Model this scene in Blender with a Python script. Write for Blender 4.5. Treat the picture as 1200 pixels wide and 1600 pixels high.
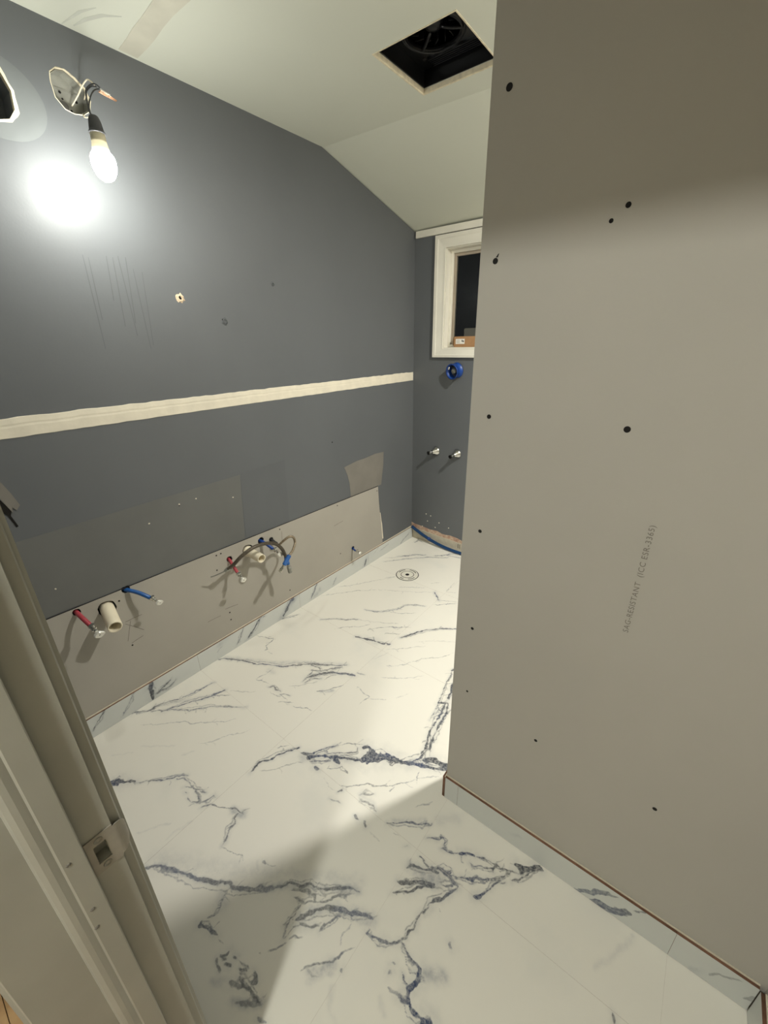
import bpy, bmesh, math, random
import numpy as np
from mathutils import Vector, Matrix

# ------------------------------------------------------------------ camera
for o in list(bpy.data.objects):
    bpy.data.objects.remove(o)
scene = bpy.context.scene
COL = scene.collection
CAM = Vector((1.6158, 0.0, 1.40))
C_R = Vector((0.7907159, 0.6120120, -0.0144798))
C_U = Vector((-0.2226425, 0.3095250, 0.9244591))
C_F = Vector((-0.5702619, 0.7277607, -0.3810062))
FPX = 640.41
cd = bpy.data.cameras.new('camera')
cd.sensor_fit = 'VERTICAL'; cd.sensor_height = 24.0; cd.lens = 24.0 * FPX / 1600.0
cd.clip_start = 0.02; cd.clip_end = 60
cam = bpy.data.objects.new('camera', cd); COL.objects.link(cam)
cam.matrix_world = Matrix(((C_R.x, C_U.x, -C_F.x, CAM.x), (C_R.y, C_U.y, -C_F.y, CAM.y),
                           (C_R.z, C_U.z, -C_F.z, CAM.z), (0, 0, 0, 1)))
scene.camera = cam

# ------------------------------------------------------------------ world, exposure, lamp strengths
w = bpy.data.worlds.new('night'); scene.world = w; w.use_nodes = True
w.node_tree.nodes['Background'].inputs[0].default_value = (0.010, 0.012, 0.016, 1)
w.node_tree.nodes['Background'].inputs[1].default_value = 0.12
scene.view_settings.view_transform = 'Standard'; scene.view_settings.look = 'None'
scene.view_settings.gamma = 1.0; scene.view_settings.use_curve_mapping = False
scene.view_settings.exposure = 0.62
BULB_EMIT, BULB_COL = 172.0, (1.0, 1.0, 0.93)
SHOWER_EMIT, SHOWER_COL = 1060.0, (1.0, 0.98, 0.92)
HALL_EMIT, HALL_COL = 460.0, (0.985, 0.99, 0.93)

def at(px, py, axis, val):
    """point where the sight line of a photo pixel meets the plane axis = val of the room"""
    d = C_F + C_R * ((px - 600) / FPX) - C_U * ((py - 800) / FPX)
    i = 'xyz'.index(axis)
    return CAM + d * ((val - CAM[i]) / d[i])

# ------------------------------------------------------------------ helpers
def lin(r, g, b):
    f = lambda c: (c / 255 / 12.92) if c / 255 <= 0.04045 else ((c / 255 + 0.055) / 1.055) ** 2.4
    return (f(r), f(g), f(b), 1)

def link(o, parent=None):
    COL.objects.link(o)
    if parent is not None:
        o.parent = parent
        if parent.type == 'EMPTY':
            o.matrix_parent_inverse = Matrix.Translation(-Vector(parent.location))
    return o

def empty(name, loc=(0, 0, 0), parent=None):
    o = bpy.data.objects.new(name, None); o.location = loc; o.empty_display_size = 0.05
    return link(o, parent)

def tag(o, label=None, cat=None, group=None, kind=None):
    if label: o['label'] = label
    if cat: o['category'] = cat
    if group: o['group'] = group
    if kind: o['kind'] = kind
    return o

def obj(name, bm, mat, parent=None, smooth=False):
    me = bpy.data.meshes.new(name)
    bmesh.ops.recalc_face_normals(bm, faces=bm.faces)
    bm.to_mesh(me); bm.free()
    if smooth:
        for p in me.polygons: p.use_smooth = True
    if mat: me.materials.append(mat)
    return link(bpy.data.objects.new(name, me), parent)

def box(bm, x0, x1, y0, y1, z0, z1, bev=0.0):
    vs = [bm.verts.new((x, y, z)) for x in (x0, x1) for y in (y0, y1) for z in (z0, z1)]
    fs = [(0, 1, 3, 2), (4, 6, 7, 5), (0, 4, 5, 1), (2, 3, 7, 6), (0, 2, 6, 4), (1, 5, 7, 3)]
    faces = [bm.faces.new([vs[i] for i in f]) for f in fs]
    if bev:
        es = {e for f in faces for e in f.edges}
        bmesh.ops.bevel(bm, geom=list(es), offset=bev, segments=2, affect='EDGES', profile=0.7)

def boxo(name, mat, parent, *a, bev=0.0):
    bm = bmesh.new(); box(bm, *a, bev=bev)
    return obj(name, bm, mat, parent)

def prism(bm, pts, off):
    """closed polygon pts (3-D) extruded by the vector off"""
    off = Vector(off)
    a = [bm.verts.new(p) for p in pts]; b = [bm.verts.new(Vector(p) + off) for p in pts]
    bm.faces.new(a); bm.faces.new(b[::-1])
    n = len(pts)
    for i in range(n):
        bm.faces.new((a[i], b[i], b[(i + 1) % n], a[(i + 1) % n]))

def frame(d):
    d = Vector(d).normalized()
    a = Vector((0, 0, 1)) if abs(d.z) < 0.9 else Vector((1, 0, 0))
    u = d.cross(a).normalized()
    return u, d.cross(u).normalized()

def lathe(bm, origin, axis, prof, n=24, cap0=False, cap1=False):
    """profile [(distance along axis, radius)]"""
    o = Vector(origin); d = Vector(axis).normalized(); u, v = frame(d)
    rings = []
    for t, r in prof:
        c = o + d * t
        if r < 1e-6: rings.append([bm.verts.new(c)])
        else: rings.append([bm.verts.new(c + (u * math.cos(2 * math.pi * i / n) + v * math.sin(2 * math.pi * i / n)) * r) for i in range(n)])
    for a, b in zip(rings, rings[1:]):
        for i in range(n):
            j = (i + 1) % n
            if len(a) == 1 and len(b) == 1: continue
            if len(a) == 1: bm.faces.new((a[0], b[i], b[j]))
            elif len(b) == 1: bm.faces.new((a[i], b[0], a[j]))
            else: bm.faces.new((a[i], b[i], b[j], a[j]))
    if cap0 and len(rings[0]) > 1: bm.faces.new(rings[0])
    if cap1 and len(rings[-1]) > 1: bm.faces.new(rings[-1])

def spline(pts, k=6):
    pts = [Vector(p) for p in pts]
    if len(pts) < 3: return pts
    P = [pts[0] * 2 - pts[1]] + pts + [pts[-1] * 2 - pts[-2]]
    out = []
    for i in range(1, len(P) - 2):
        for j in range(k):
            t = j / k
            p0, p1, p2, p3 = P[i - 1], P[i], P[i + 1], P[i + 2]
            out.append(0.5 * ((2 * p1) + (p2 - p0) * t + (2 * p0 - 5 * p1 + 4 * p2 - p3) * t * t + (3 * p1 - p0 - 3 * p2 + p3) * t ** 3))
    out.append(pts[-1])
    return out

def tube(bm, pts, r, n=10, k=6, r2=None):
    P = spline(pts, k)
    rings = []; u = None
    for i, p in enumerate(P):
        d = (P[min(i + 1, len(P) - 1)] - P[max(i - 1, 0)]).normalized()
        if u is None: u, v = frame(d)
        else:
            u = (u - d * u.dot(d)).normalized(); v = d.cross(u)
        rr = r if r2 is None else r + (r2 - r) * i / (len(P) - 1)
        rings.append([bm.verts.new(p + (u * math.cos(2 * math.pi * q / n) + v * math.sin(2 * math.pi * q / n)) * rr) for q in range(n)])
    for a, b in zip(rings, rings[1:]):
        for q in range(n):
            bm.faces.new((a[q], b[q], b[(q + 1) % n], a[(q + 1) % n]))
    bm.faces.new(rings[0]); bm.faces.new(rings[-1][::-1])

def cut(o, cutters):
    """boolean-subtract a list of bmeshes from o"""
    tmp = []
    for bm in cutters:
        me = bpy.data.meshes.new('cutter'); bmesh.ops.recalc_face_normals(bm, faces=bm.faces)
        bm.to_mesh(me); bm.free()
        c = bpy.data.objects.new('cutter', me); COL.objects.link(c); tmp.append(c)
        m = o.modifiers.new('cut', 'BOOLEAN'); m.operation = 'DIFFERENCE'; m.solver = 'EXACT'; m.object = c
    dg = bpy.context.evaluated_depsgraph_get(); dg.update()
    me = bpy.data.meshes.new_from_object(o.evaluated_get(dg))
    o.modifiers.clear(); old = o.data; o.data = me; me.name = old.name
    for c in tmp:
        m = c.data; bpy.data.objects.remove(c); bpy.data.meshes.remove(m)
    return o

# ------------------------------------------------------------------ materials
def mat(name, col, rough=0.6, metal=0.0, var=0.06, scale=8.0, bump=0.0, bscale=60.0, col2=None, spec=0.5, coords='Object'):
    m = bpy.data.materials.new(name); m.use_nodes = True
    nt = m.node_tree; N = nt.nodes; L = nt.links; b = N['Principled BSDF']
    tc = N.new('ShaderNodeTexCoord')
    n = N.new('ShaderNodeTexNoise'); n.inputs['Scale'].default_value = scale; n.inputs['Detail'].default_value = 5
    L.new(tc.outputs[coords], n.inputs['Vector'])
    r = N.new('ShaderNodeValToRGB')
    c2 = col2 if col2 else tuple(min(1, c * (1 + var)) for c in col[:3]) + (1,)
    c1 = col if col2 else tuple(c * (1 - var) for c in col[:3]) + (1,)
    r.color_ramp.elements[0].position = 0.35; r.color_ramp.elements[1].position = 0.65
    r.color_ramp.elements[0].color = c1; r.color_ramp.elements[1].color = c2
    L.new(n.outputs['Fac'], r.inputs['Fac']); L.new(r.outputs['Color'], b.inputs['Base Color'])
    b.inputs['Roughness'].default_value = rough; b.inputs['Metallic'].default_value = metal
    b.inputs['Specular IOR Level'].default_value = spec
    if bump:
        n2 = N.new('ShaderNodeTexNoise'); n2.inputs['Scale'].default_value = bscale; n2.inputs['Detail'].default_value = 4
        L.new(tc.outputs[coords], n2.inputs['Vector'])
        bp = N.new('ShaderNodeBump'); bp.inputs['Strength'].default_value = bump; bp.inputs['Distance'].default_value = 0.002
        L.new(n2.outputs['Fac'], bp.inputs['Height']); L.new(bp.outputs['Normal'], b.inputs['Normal'])
    return m

def emit(name, col, s):
    m = bpy.data.materials.new(name); m.use_nodes = True
    b = m.node_tree.nodes['Principled BSDF']
    b.inputs['Base Color'].default_value = (0.8, 0.8, 0.75, 1)
    b.inputs['Emission Color'].default_value = (*col, 1); b.inputs['Emission Strength'].default_value = s
    return m

M = {}
M['grey'] = mat('slate_grey_paint', lin(98, 101, 103), 0.5, var=0.03, scale=3, bump=0.06, bscale=140)
M['grey2'] = mat('slate_grey_paint_dull', lin(104, 105, 102), 0.6, var=0.04, scale=6, bump=0.05, bscale=140)
M['grey3'] = mat('slate_grey_paint_second_coat', lin(95, 98, 100), 0.5, var=0.03, scale=6)
M['taupe'] = mat('filler_taupe', lin(124, 120, 112), 0.8, var=0.05, scale=10)
M['ceil'] = mat('ceiling_paint', lin(217, 219, 205), 0.75, var=0.015, scale=2, bump=0.05, bscale=90)
M['board'] = mat('drywall_face_paper', lin(182, 178, 168), 0.8, var=0.02, scale=3, bump=0.08, bscale=220)
M['board2'] = mat('drywall_panel_paper', lin(168, 163, 152), 0.8, var=0.03, scale=4, bump=0.06, bscale=180)
M['plaster'] = mat('bare_plaster', lin(226, 218, 198), 0.85, var=0.05, scale=18, bump=0.2, bscale=60)
M['gyp'] = mat('gypsum_edge', lin(225, 215, 188), 0.9, var=0.12, scale=60, bump=0.3)
M['white'] = mat('white_trim_paint', lin(228, 224, 210), 0.4, var=0.03, scale=8, bump=0.05)
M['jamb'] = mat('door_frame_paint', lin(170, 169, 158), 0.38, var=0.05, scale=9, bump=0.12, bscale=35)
M['caulk'] = mat('caulk', lin(214, 205, 184), 0.7, var=0.08, scale=40)
M['tilebody'] = mat('cut_tile_body', lin(120, 86, 66), 0.85, var=0.15, scale=60)
M['grout'] = mat('grout', lin(228, 224, 211), 0.9, var=0.05, scale=40)
M['dark'] = mat('dark_cavity', lin(22, 20, 18), 0.95, var=0.2, scale=20)
M['screw'] = mat('black_screw', lin(26, 24, 22), 0.5, 0.4, var=0.2, scale=100)
M['black'] = mat('black_plastic', lin(14, 14, 15), 0.32, var=0.2, scale=20)
M['steel'] = mat('galvanised_steel', lin(150, 150, 142), 0.5, 0.55, var=0.15, scale=25)
M['chrome'] = mat('chrome', lin(205, 205, 200), 0.16, 1.0, var=0.04, scale=30)
M['bright'] = mat('valve_handle', lin(222, 220, 210), 0.3, 0.5, var=0.05, scale=30)
M['red'] = mat('red_pex', lin(176, 66, 76), 0.4, var=0.08, scale=30)
M['blue'] = mat('blue_pex', lin(36, 92, 160), 0.35, var=0.08, scale=30)
M['navy'] = mat('blue_plastic', lin(22, 64, 138), 0.35, var=0.1, scale=30)
M['deepblue'] = mat('deep_blue_plastic', lin(14, 58, 102), 0.35, var=0.1, scale=30)
M['pvc'] = mat('pvc', lin(232, 222, 196), 0.35, var=0.03, scale=20)
M['rubber'] = mat('braided_hose', lin(84, 76, 64), 0.45, 0.3, var=0.25, scale=160)
M['hose2'] = mat('braided_hose_light', lin(140, 126, 104), 0.4, 0.4, var=0.25, scale=160)
M['wire'] = mat('wire_sheath', lin(34, 34, 36), 0.5, var=0.1)
M['wirewhite'] = mat('wire_white', lin(226, 216, 192), 0.5, var=0.05)
M['copper'] = mat('bare_copper', lin(206, 160, 128), 0.35, 0.8, var=0.08)
M['socket'] = mat('socket_plastic', lin(62, 62, 64), 0.5, var=0.08)
M['bulbbody'] = mat('bulb_body', lin(214, 204, 172), 0.4, var=0.03)
M['glass'] = None
M['sash'] = mat('window_sash', lin(160, 148, 130), 0.5, var=0.06)
M['card'] = mat('cardboard', lin(168, 128, 88), 0.85, var=0.06, scale=30)
M['paper'] = mat('paper_label', lin(236, 232, 222), 0.7, var=0.02)
M['ink'] = mat('printed_ink', lin(122, 116, 106), 0.8, var=0.1, scale=60)
M['darkink'] = mat('dark_print', lin(50, 48, 46), 0.8, var=0.1, scale=60)
M['pencil'] = mat('pencil', lin(112, 106, 98), 0.8, var=0.2, scale=80)
M['streak'] = mat('paint_streak', lin(86, 89, 91), 0.5, var=0.04)
M['wood'] = mat('hall_wood', lin(160, 126, 88), 0.4, scale=14, col2=lin(194, 160, 116))
M['hallwall'] = mat('hall_paint', lin(206, 200, 186), 0.7, var=0.02)
M['pink'] = mat('old_adhesive', lin(172, 132, 112), 0.9, scale=40, col2=lin(206, 184, 160), bump=0.4, bscale=80)
M['mortar'] = mat('mortar_strip', lin(196, 188, 168), 0.9, var=0.08, scale=30, bump=0.2)
M['plasticmilk'] = mat('milky_plastic', lin(84, 84, 78), 0.3, var=0.03)
M['tape'] = mat('joint_tape', lin(208, 205, 189), 0.8, var=0.05, scale=14, bump=0.15, bscale=40)
M['smudge'] = mat('ceiling_smudge', lin(204, 206, 194), 0.8, var=0.06, scale=14)
M['drain'] = mat('drain_cover', lin(226, 222, 208), 0.4, var=0.02)
M['bulb'] = emit('bulb_glow', BULB_COL, BULB_EMIT)
M['showerglow'] = emit('shower_lamp_glow', SHOWER_COL, SHOWER_EMIT)
M['hallglow'] = emit('hall_lamp_glow', HALL_COL, HALL_EMIT)
g = bpy.data.materials.new('window_glass'); g.use_nodes = True
b = g.node_tree.nodes['Principled BSDF']
b.inputs['Base Color'].default_value = (0.9, 0.95, 0.95, 1); b.inputs['Roughness'].default_value = 0.03
b.inputs['Transmission Weight'].default_value = 1.0; b.inputs['IOR'].default_value = 1.45
M['glass'] = g

def marble(name='veined_marble_porcelain', c_a=lin(233, 229, 217), c_b=lin(212, 213, 206)):
    m = bpy.data.materials.new(name); m.use_nodes = True
    nt = m.node_tree; N = nt.nodes; L = nt.links; b = N['Principled BSDF']
    tc = N.new('ShaderNodeTexCoord')
    a = N.new('ShaderNodeAttribute'); a.attribute_name = 'vein'
    sp = N.new('ShaderNodeSeparateColor'); L.new(a.outputs['Color'], sp.inputs['Color'])
    def noise(scale, detail=4, rough=0.6):
        n = N.new('ShaderNodeTexNoise'); n.inputs['Scale'].default_value = scale
        n.inputs['Detail'].default_value = detail; n.inputs['Roughness'].default_value = rough
        L.new(tc.outputs['Object'], n.inputs['Vector']); return n
    def math_(op, x, y, clamp=False):
        n = N.new('ShaderNodeMath'); n.operation = op; n.use_clamp = clamp
        for i, s in enumerate((x, y)):
            if isinstance(s, (int, float)): n.inputs[i].default_value = s
            else: L.new(s, n.inputs[i])
        return n.outputs[0]
    def mapr(x, a0, a1, b0=0.0, b1=1.0):
        n = N.new('ShaderNodeMapRange'); n.interpolation_type = 'SMOOTHSTEP'
        L.new(x, n.inputs[0])
        for i, v in enumerate((a0, a1, b0, b1)): n.inputs[i + 1].default_value = v
        return n.outputs[0]
    def mix(f, c0, c1):
        n = N.new('ShaderNodeMix'); n.data_type = 'RGBA'
        if isinstance(f, float): n.inputs[0].default_value = f
        else: L.new(f, n.inputs[0])
        for k, c in ((6, c0), (7, c1)):
            if isinstance(c, tuple): n.inputs[k].default_value = c
            else: L.new(c, n.inputs[k])
        return n.outputs[2]
    # body colour with faint cool clouds
    cloud = mapr(noise(2.6, 5).outputs['Fac'], 0.52, 0.74, 0, 0.35)
    body = mix(cloud, c_a, c_b)
    # soft halos round the veins
    sn = noise(26, 6, 0.7)
    soft = math_('MULTIPLY', sp.outputs['Blue'], mapr(sn.outputs['Fac'], 0.30, 0.68, 0.25, 1.0))
    c = mix(math_('MULTIPLY', soft, 0.85, True), body, lin(118, 126, 140))
    # sharp veins: signed distance (mm) roughened by noise
    rag = math_('MULTIPLY', math_('SUBTRACT', noise(70, 5, 0.7).outputs['Fac'], 0.5), 2.5)
    rag2 = math_('MULTIPLY', math_('SUBTRACT', noise(260, 3, 0.6).outputs['Fac'], 0.5), 2.2)
    sd = math_('ADD', math_('ADD', sp.outputs['Red'], rag), rag2)
    mask = mapr(sd, 1.5, -1.6)
    inner = mapr(noise(120, 4, 0.7).outputs['Fac'], 0.32, 0.62, 0.55, 1.0)
    mask = math_('MULTIPLY', math_('MULTIPLY', mask, inner), sp.outputs['Green'], True)
    tone = mapr(noise(3.3, 2).outputs['Fac'], 0.42, 0.58)
    vc = mix(tone, lin(52, 66, 98), lin(62, 66, 74))
    c = mix(mask, c, vc)
    L.new(c, b.inputs['Base Color'])
    b.inputs['Roughness'].default_value = 0.38
    b.inputs['Specular IOR Level'].default_value = 0.4
    return m
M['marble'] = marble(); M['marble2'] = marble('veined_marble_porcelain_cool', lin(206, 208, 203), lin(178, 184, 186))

# ------------------------------------------------------------------ vein drawing of the porcelain print
# photo-crop origin and scale for the points below: (x0, y0, pixels per unit)
CR = {1: (140, 1060, 4), 2: (420, 900, 4), 3: (340, 960, 5), 4: (380, 1140, 3.529), 5: (200, 1320, 5),
      6: (420, 1320, 4), 7: (640, 1260, 5), 8: (860, 1360, 3.529), 9: (600, 860, 8.571), 10: (640, 790, 12), 11: (500, 690, 7.5)}
# crop: list of (width mm, strength, soft?, points)
VEINS = {
1: [(4, .9, 0, [(265,218),(380,195),(470,150),(580,120),(690,70),(780,25)]), (6, 1, 0, [(450,210),(530,180),(600,155),(680,135),(760,108),(845,75)]),
    (3, .8, 0, [(760,108),(880,103)]), (3.4, .8, 0, [(380,208),(540,200),(640,195),(720,182),(810,175),(980,182)]), (5, .9, 0, [(265,218),(330,208),(400,190)]),
    (22, .35, 1, [(400,180),(560,140),(700,120)]),
    (2.6, .5, 0, [(310,295),(400,287),(540,272),(640,280),(740,278),(850,268),(920,252)]), (2.6, .4, 0, [(680,405),(780,385),(870,355),(1010,318)]),
    (6, .22, 1, [(330,425),(420,420),(530,425)]), (6, .25, 1, [(580,475),(650,455)]), (5, .2, 1, [(150,480),(280,465)]),
    (14, 1, 0, [(110,660),(170,645),(215,642)]), (9, 1, 0, [(200,642),(290,640)]),
    (3.4, .9, 0, [(290,650),(370,652),(440,635),(510,620),(580,602),(620,612)]), (3.4, .8, 0, [(545,622),(590,630),(630,660),(650,690),(690,705),(730,710)]),
    (4, .8, 0, [(590,682),(635,680)]), (4, .8, 0, [(660,705),(680,740),(690,770),(640,770)]), (4.4, .8, 0, [(700,770),(745,760),(770,730),(785,750)]),
    (4, .75, 0, [(700,810),(720,795),(760,790)]), (4, .7, 0, [(585,716),(600,722)]), (4, .6, 0, [(612,742),(632,764)]),
    (3, .85, 0, [(765,790),(800,805),(860,812),(920,820),(965,845)]), (26, .75, 1, [(890,830),(930,845),(960,848)]),
    (4, .9, 0, [(935,848),(905,875),(905,910),(870,935),(860,980),(850,1020),(820,1045)]), (3, .6, 0, [(820,1045),(860,1075),(910,1090),(955,1105),(965,1130)]),
    (6, .25, 1, [(290,980),(400,935),(510,900)]), (6, .25, 1, [(480,1000),(560,940),(630,890)])],
2: [(2.6, .7, 0, [(410,68),(500,60),(590,42),(680,25),(780,10)]), (2.8, .75, 0, [(320,125),(440,108),(560,92),(690,85)]), (2.4, .5, 0, [(690,85),(850,97),(1040,103)]),
    (7, 1, 0, [(1035,100),(1062,150)]), (2.4, .7, 0, [(800,70),(980,72)]), (3, .6, 0, [(1110,95),(1130,70),(1165,40)]), (2.4, .6, 0, [(1100,98),(1180,105)]),
    (4, .8, 0, [(600,210),(660,225),(720,222),(800,210),(850,185),(910,180),(980,188)]), (14, .4, 1, [(620,215),(720,225),(830,205)]), (2.6, .7, 0, [(760,225),(830,235),(930,235)]),
    (3.2, .9, 0, [(1030,182),(1080,175),(1190,172)]), (2.4, .6, 0, [(1070,150),(1190,165)]), (3.6, .85, 0, [(320,275),(400,265),(480,270),(560,272)]),
    (2.4, .5, 0, [(560,272),(700,290),(820,300)]), (2.6, .7, 0, [(410,330),(480,318),(560,318),(640,300)]), (3, .8, 0, [(610,340),(690,325),(790,318),(890,318)]),
    (3, .6, 0, [(750,318),(800,328),(880,312)]), (7, 1, 0, [(540,378),(600,390)]), (12, 1, 0, [(600,390),(640,398),(670,410)]), (6, 1, 0, [(670,410),(700,418),(760,425)]),
    (3, .8, 0, [(720,358),(760,357),(820,362)]), (6, 1, 0, [(815,385),(860,375),(920,355),(1000,335),(1080,328),(1190,332)]),
    (2.6, .5, 0, [(730,460),(860,450),(940,440),(990,440)]), (2.2, .3, 0, [(920,410),(1060,405),(1190,415)]), (2.2, .3, 0, [(660,520),(700,500),(760,470)]),
    (2.8, .5, 0, [(730,560),(800,562),(870,545),(960,520),(1060,512),(1130,490),(1180,465)]), (5, .45, 0, [(560,605),(590,615)]), (2.6, .45, 0, [(690,628),(740,640),(850,640),(980,622)]),
    (3, .65, 0, [(550,690),(590,725),(630,755),(600,775),(570,805)]), (2.6, .5, 0, [(630,770),(690,772),(745,770)]), (2.4, .3, 0, [(790,770),(880,730)]),
    (4, .9, 0, [(1150,580),(1130,640),(1095,700),(1075,760),(1060,800),(1040,850),(1010,905)]), (7, 1, 0, [(1165,650),(1140,710),(1125,770)]),
    (6, 1, 0, [(1165,585),(1140,592)]), (6, 1, 0, [(1060,795),(1125,800)]), (5, 1, 0, [(1055,800),(1075,850)]), (7, 1, 0, [(1110,790),(1085,845),(1050,905),(1012,960)]),
    (7, 1, 0, [(1125,800),(1098,870),(1062,930),(1040,985),(1020,1040),(1004,1090)]), (7, 1, 0, [(1010,960),(998,1010),(985,1070),(955,1105),(930,1150)]),
    (14, .45, 1, [(1140,740),(1060,920),(1010,1060)]), (3, .7, 0, [(1085,880),(1140,830)]), (3, .6, 0, [(1040,980),(1070,960)])],
3: [(6, .85, 0, [(10,350),(80,345),(200,360),(280,382),(380,390),(500,408),(620,400),(700,392),(780,385),(860,398),(1015,400)]), (26, .4, 1, [(60,335),(400,375),(700,380),(1000,392)]),
    (6, .75, 0, [(730,435),(800,445),(870,430),(980,412)]), (6, .75, 0, [(720,395),(790,410),(800,440)]), (9, .9, 0, [(700,495),(780,470),(870,455),(950,460),(1070,478)]),
    (22, .5, 1, [(720,470),(880,450),(1060,478)]), (4, .8, 0, [(665,525),(700,480),(740,445)]), (4, .8, 0, [(680,540),(730,500),(810,500)]), (3, .75, 0, [(830,510),(880,485),(930,480)]),
    (3, .8, 0, [(760,610),(830,600),(900,575),(985,553)]), (16, .75, 1, [(810,605),(890,595)]), (3, .55, 0, [(440,410),(380,465),(295,500)]), (2.6, .7, 0, [(295,500),(350,520),(410,545)]),
    (30, .25, 1, [(400,430),(440,450)]), (4, .8, 0, [(390,570),(430,565),(450,590),(490,600)]), (4, .7, 0, [(480,630),(520,620),(560,635)]), (2.4, .6, 0, [(400,600),(440,630),(490,650)]),
    (3, .8, 0, [(480,630),(545,670)]), (3, .5, 0, [(470,685),(540,685),(600,690)]), (2.6, .7, 0, [(580,715),(660,735),(740,755)]), (3, .8, 0, [(300,165),(380,180),(460,190)]),
    (3, .8, 0, [(440,180),(420,215),(385,240),(390,270),(360,285)]), (2.4, .5, 0, [(380,290),(430,305)]), (2.4, .4, 0, [(90,600),(290,605)]), (3.6, .9, 0, [(500,38),(570,20),(640,0)]),
    (2.4, .4, 0, [(560,560),(650,555),(780,520)])],
4: [(5, 1, 0, [(40,235),(100,180),(170,150),(230,125),(300,100)]), (2.6, .8, 0, [(190,97),(255,83)]), (2.4, .5, 0, [(90,230),(190,215),(270,190),(330,170)]),
    (13, 1, 0, [(360,150),(430,145),(510,150)]), (7, .9, 0, [(320,128),(370,140)]), (4, 1, 0, [(330,125),(380,130),(440,110),(520,88)]), (2.4, .7, 0, [(520,88),(620,68),(670,85)]),
    (3.4, .9, 0, [(440,110),(470,130),(560,130),(625,120),(630,95)]), (8, 1, 0, [(500,160),(560,158),(620,165),(680,155)]), (11, 1, 0, [(500,165),(525,190)]), (40, .45, 1, [(330,150),(480,160),(640,165)]),
    (5, .9, 0, [(370,170),(430,175),(480,170)]), (16, 1, 0, [(665,98),(690,95),(712,122)]), (26, 1, 0, [(670,160),(705,152),(760,152),(820,160)]), (14, 1, 0, [(820,160),(860,178)]),
    (11, 1, 0, [(850,175),(930,190),(1000,205),(1080,215),(1145,215)]), (3, .9, 0, [(790,175),(820,195),(850,185)]), (2.6, .8, 0, [(460,215),(520,215),(545,205),(575,240),(545,230)]),
    (2.6, .8, 0, [(480,190),(465,215)]), (7, 1, 0, [(930,190),(985,140),(1015,110)]), (3, .8, 0, [(870,165),(930,145),(980,125)]), (18, 1, 0, [(1010,165),(1060,170),(1125,200)]),
    (50, .5, 1, [(930,190),(1030,180),(1130,200)]), (2.6, .8, 0, [(970,230),(955,300)]), (2.2, .4, 0, [(970,265),(1080,262)]), (7, .8, 0, [(395,205),(410,225)]),
    (2.4, .3, 0, [(430,260),(500,330)]), (3.4, .8, 0, [(515,340),(550,325)]), (4, .5, 0, [(480,380),(540,410)]), (2.8, .7, 0, [(530,305),(580,315),(660,308),(720,310),(790,310),(840,300),(950,275)]),
    (3.4, .6, 0, [(640,350),(700,355),(730,345)]), (3.4, .6, 0, [(640,360),(650,390),(690,400),(720,430),(740,460)]), (24, .35, 1, [(650,350),(700,390),(735,455)]), (2.8, .7, 0, [(805,345),(830,310)]),
    (5, .8, 0, [(620,478),(638,494)]), (5, .8, 0, [(665,503),(677,528)]), (3, .3, 0, [(700,560),(745,620)]), (4, .9, 0, [(795,517),(850,515),(920,512),(980,520),(1035,525)]),
    (18, .4, 1, [(830,500),(1000,505)]), (3, .45, 0, [(950,430),(1050,395)]), (3, .3, 0, [(830,570),(870,595)]), (40, .22, 1, [(1080,500),(1180,490)]), (4, .5, 0, [(890,640),(910,642)])],
5: [(9, .75, 0, [(140,190),(180,180),(240,170),(310,185),(400,205),(470,240),(540,270),(640,280),(740,298),(840,325),(920,345),(1000,350),(1100,340),(1200,335)]),
    (20, .7, 1, [(140,185),(240,165),(400,210),(540,265),(740,300),(920,345),(1200,335)]), (7, .6, 0, [(260,205),(360,215)]), (60, .25, 1, [(240,120),(500,150),(900,210),(1200,230)]),
    (4, .7, 0, [(780,340),(730,460),(715,520),(680,570),(620,590)]), (36, .4, 1, [(740,390),(730,480)]), (6, .85, 0, [(560,605),(545,640),(600,660),(690,710)]), (3, .5, 0, [(690,720),(740,770)]),
    (6, .85, 0, [(720,870),(760,850),(775,830)]), (4.4, .8, 0, [(740,870),(760,890)]), (6, .85, 0, [(815,865),(855,890)]), (2.6, .7, 0, [(855,890),(950,975)]), (5, .7, 0, [(680,895),(725,975)]),
    (6, .8, 0, [(760,925),(800,955)]), (6, .85, 0, [(880,965),(915,990)]), (5, .85, 0, [(885,970),(885,1050),(930,1120),(970,1190),(1040,1245)]), (9, .9, 0, [(870,1060),(895,1060)]),
    (6, .8, 0, [(960,1080),(995,1065),(980,1005)]), (6, .65, 0, [(790,1070),(850,1095),(910,1100)]), (22, .7, 1, [(830,1240),(900,1240),(1040,1240)]), (7, .6, 0, [(840,1240),(1040,1242)]),
    (16, .4, 1, [(660,1055),(760,1060)]), (4, .7, 0, [(1020,1355),(1100,1385)]), (3, .7, 0, [(1110,825),(1170,808)]), (3, .5, 0, [(1030,840),(1060,838)]), (12, .35, 1, [(1010,130),(1020,210)]),
    (5, .6, 0, [(1060,130),(1090,138)]), (3, .4, 0, [(1090,138),(1150,150)])],
6: [(7, .8, 0, [(0,270),(80,262),(130,245),(210,262),(270,245),(300,268),(400,272),(470,272),(565,280)]), (26, .6, 1, [(60,255),(220,265),(400,270),(560,275)]),
    (30, .3, 1, [(100,180),(400,200),(580,230)]), (7, .7, 0, [(160,340),(220,360),(300,355),(360,350),(420,325),(530,300)]), (8, .7, 0, [(150,290),(230,290),(290,310),(290,350)]),
    (9, .8, 0, [(170,470),(240,440),(310,410),(380,385),(460,395),(520,430),(600,445),(655,460)]), (7, .8, 0, [(350,385),(430,410),(520,420)]), (34, .6, 1, [(180,460),(330,400),(460,400),(640,470)]),
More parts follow.
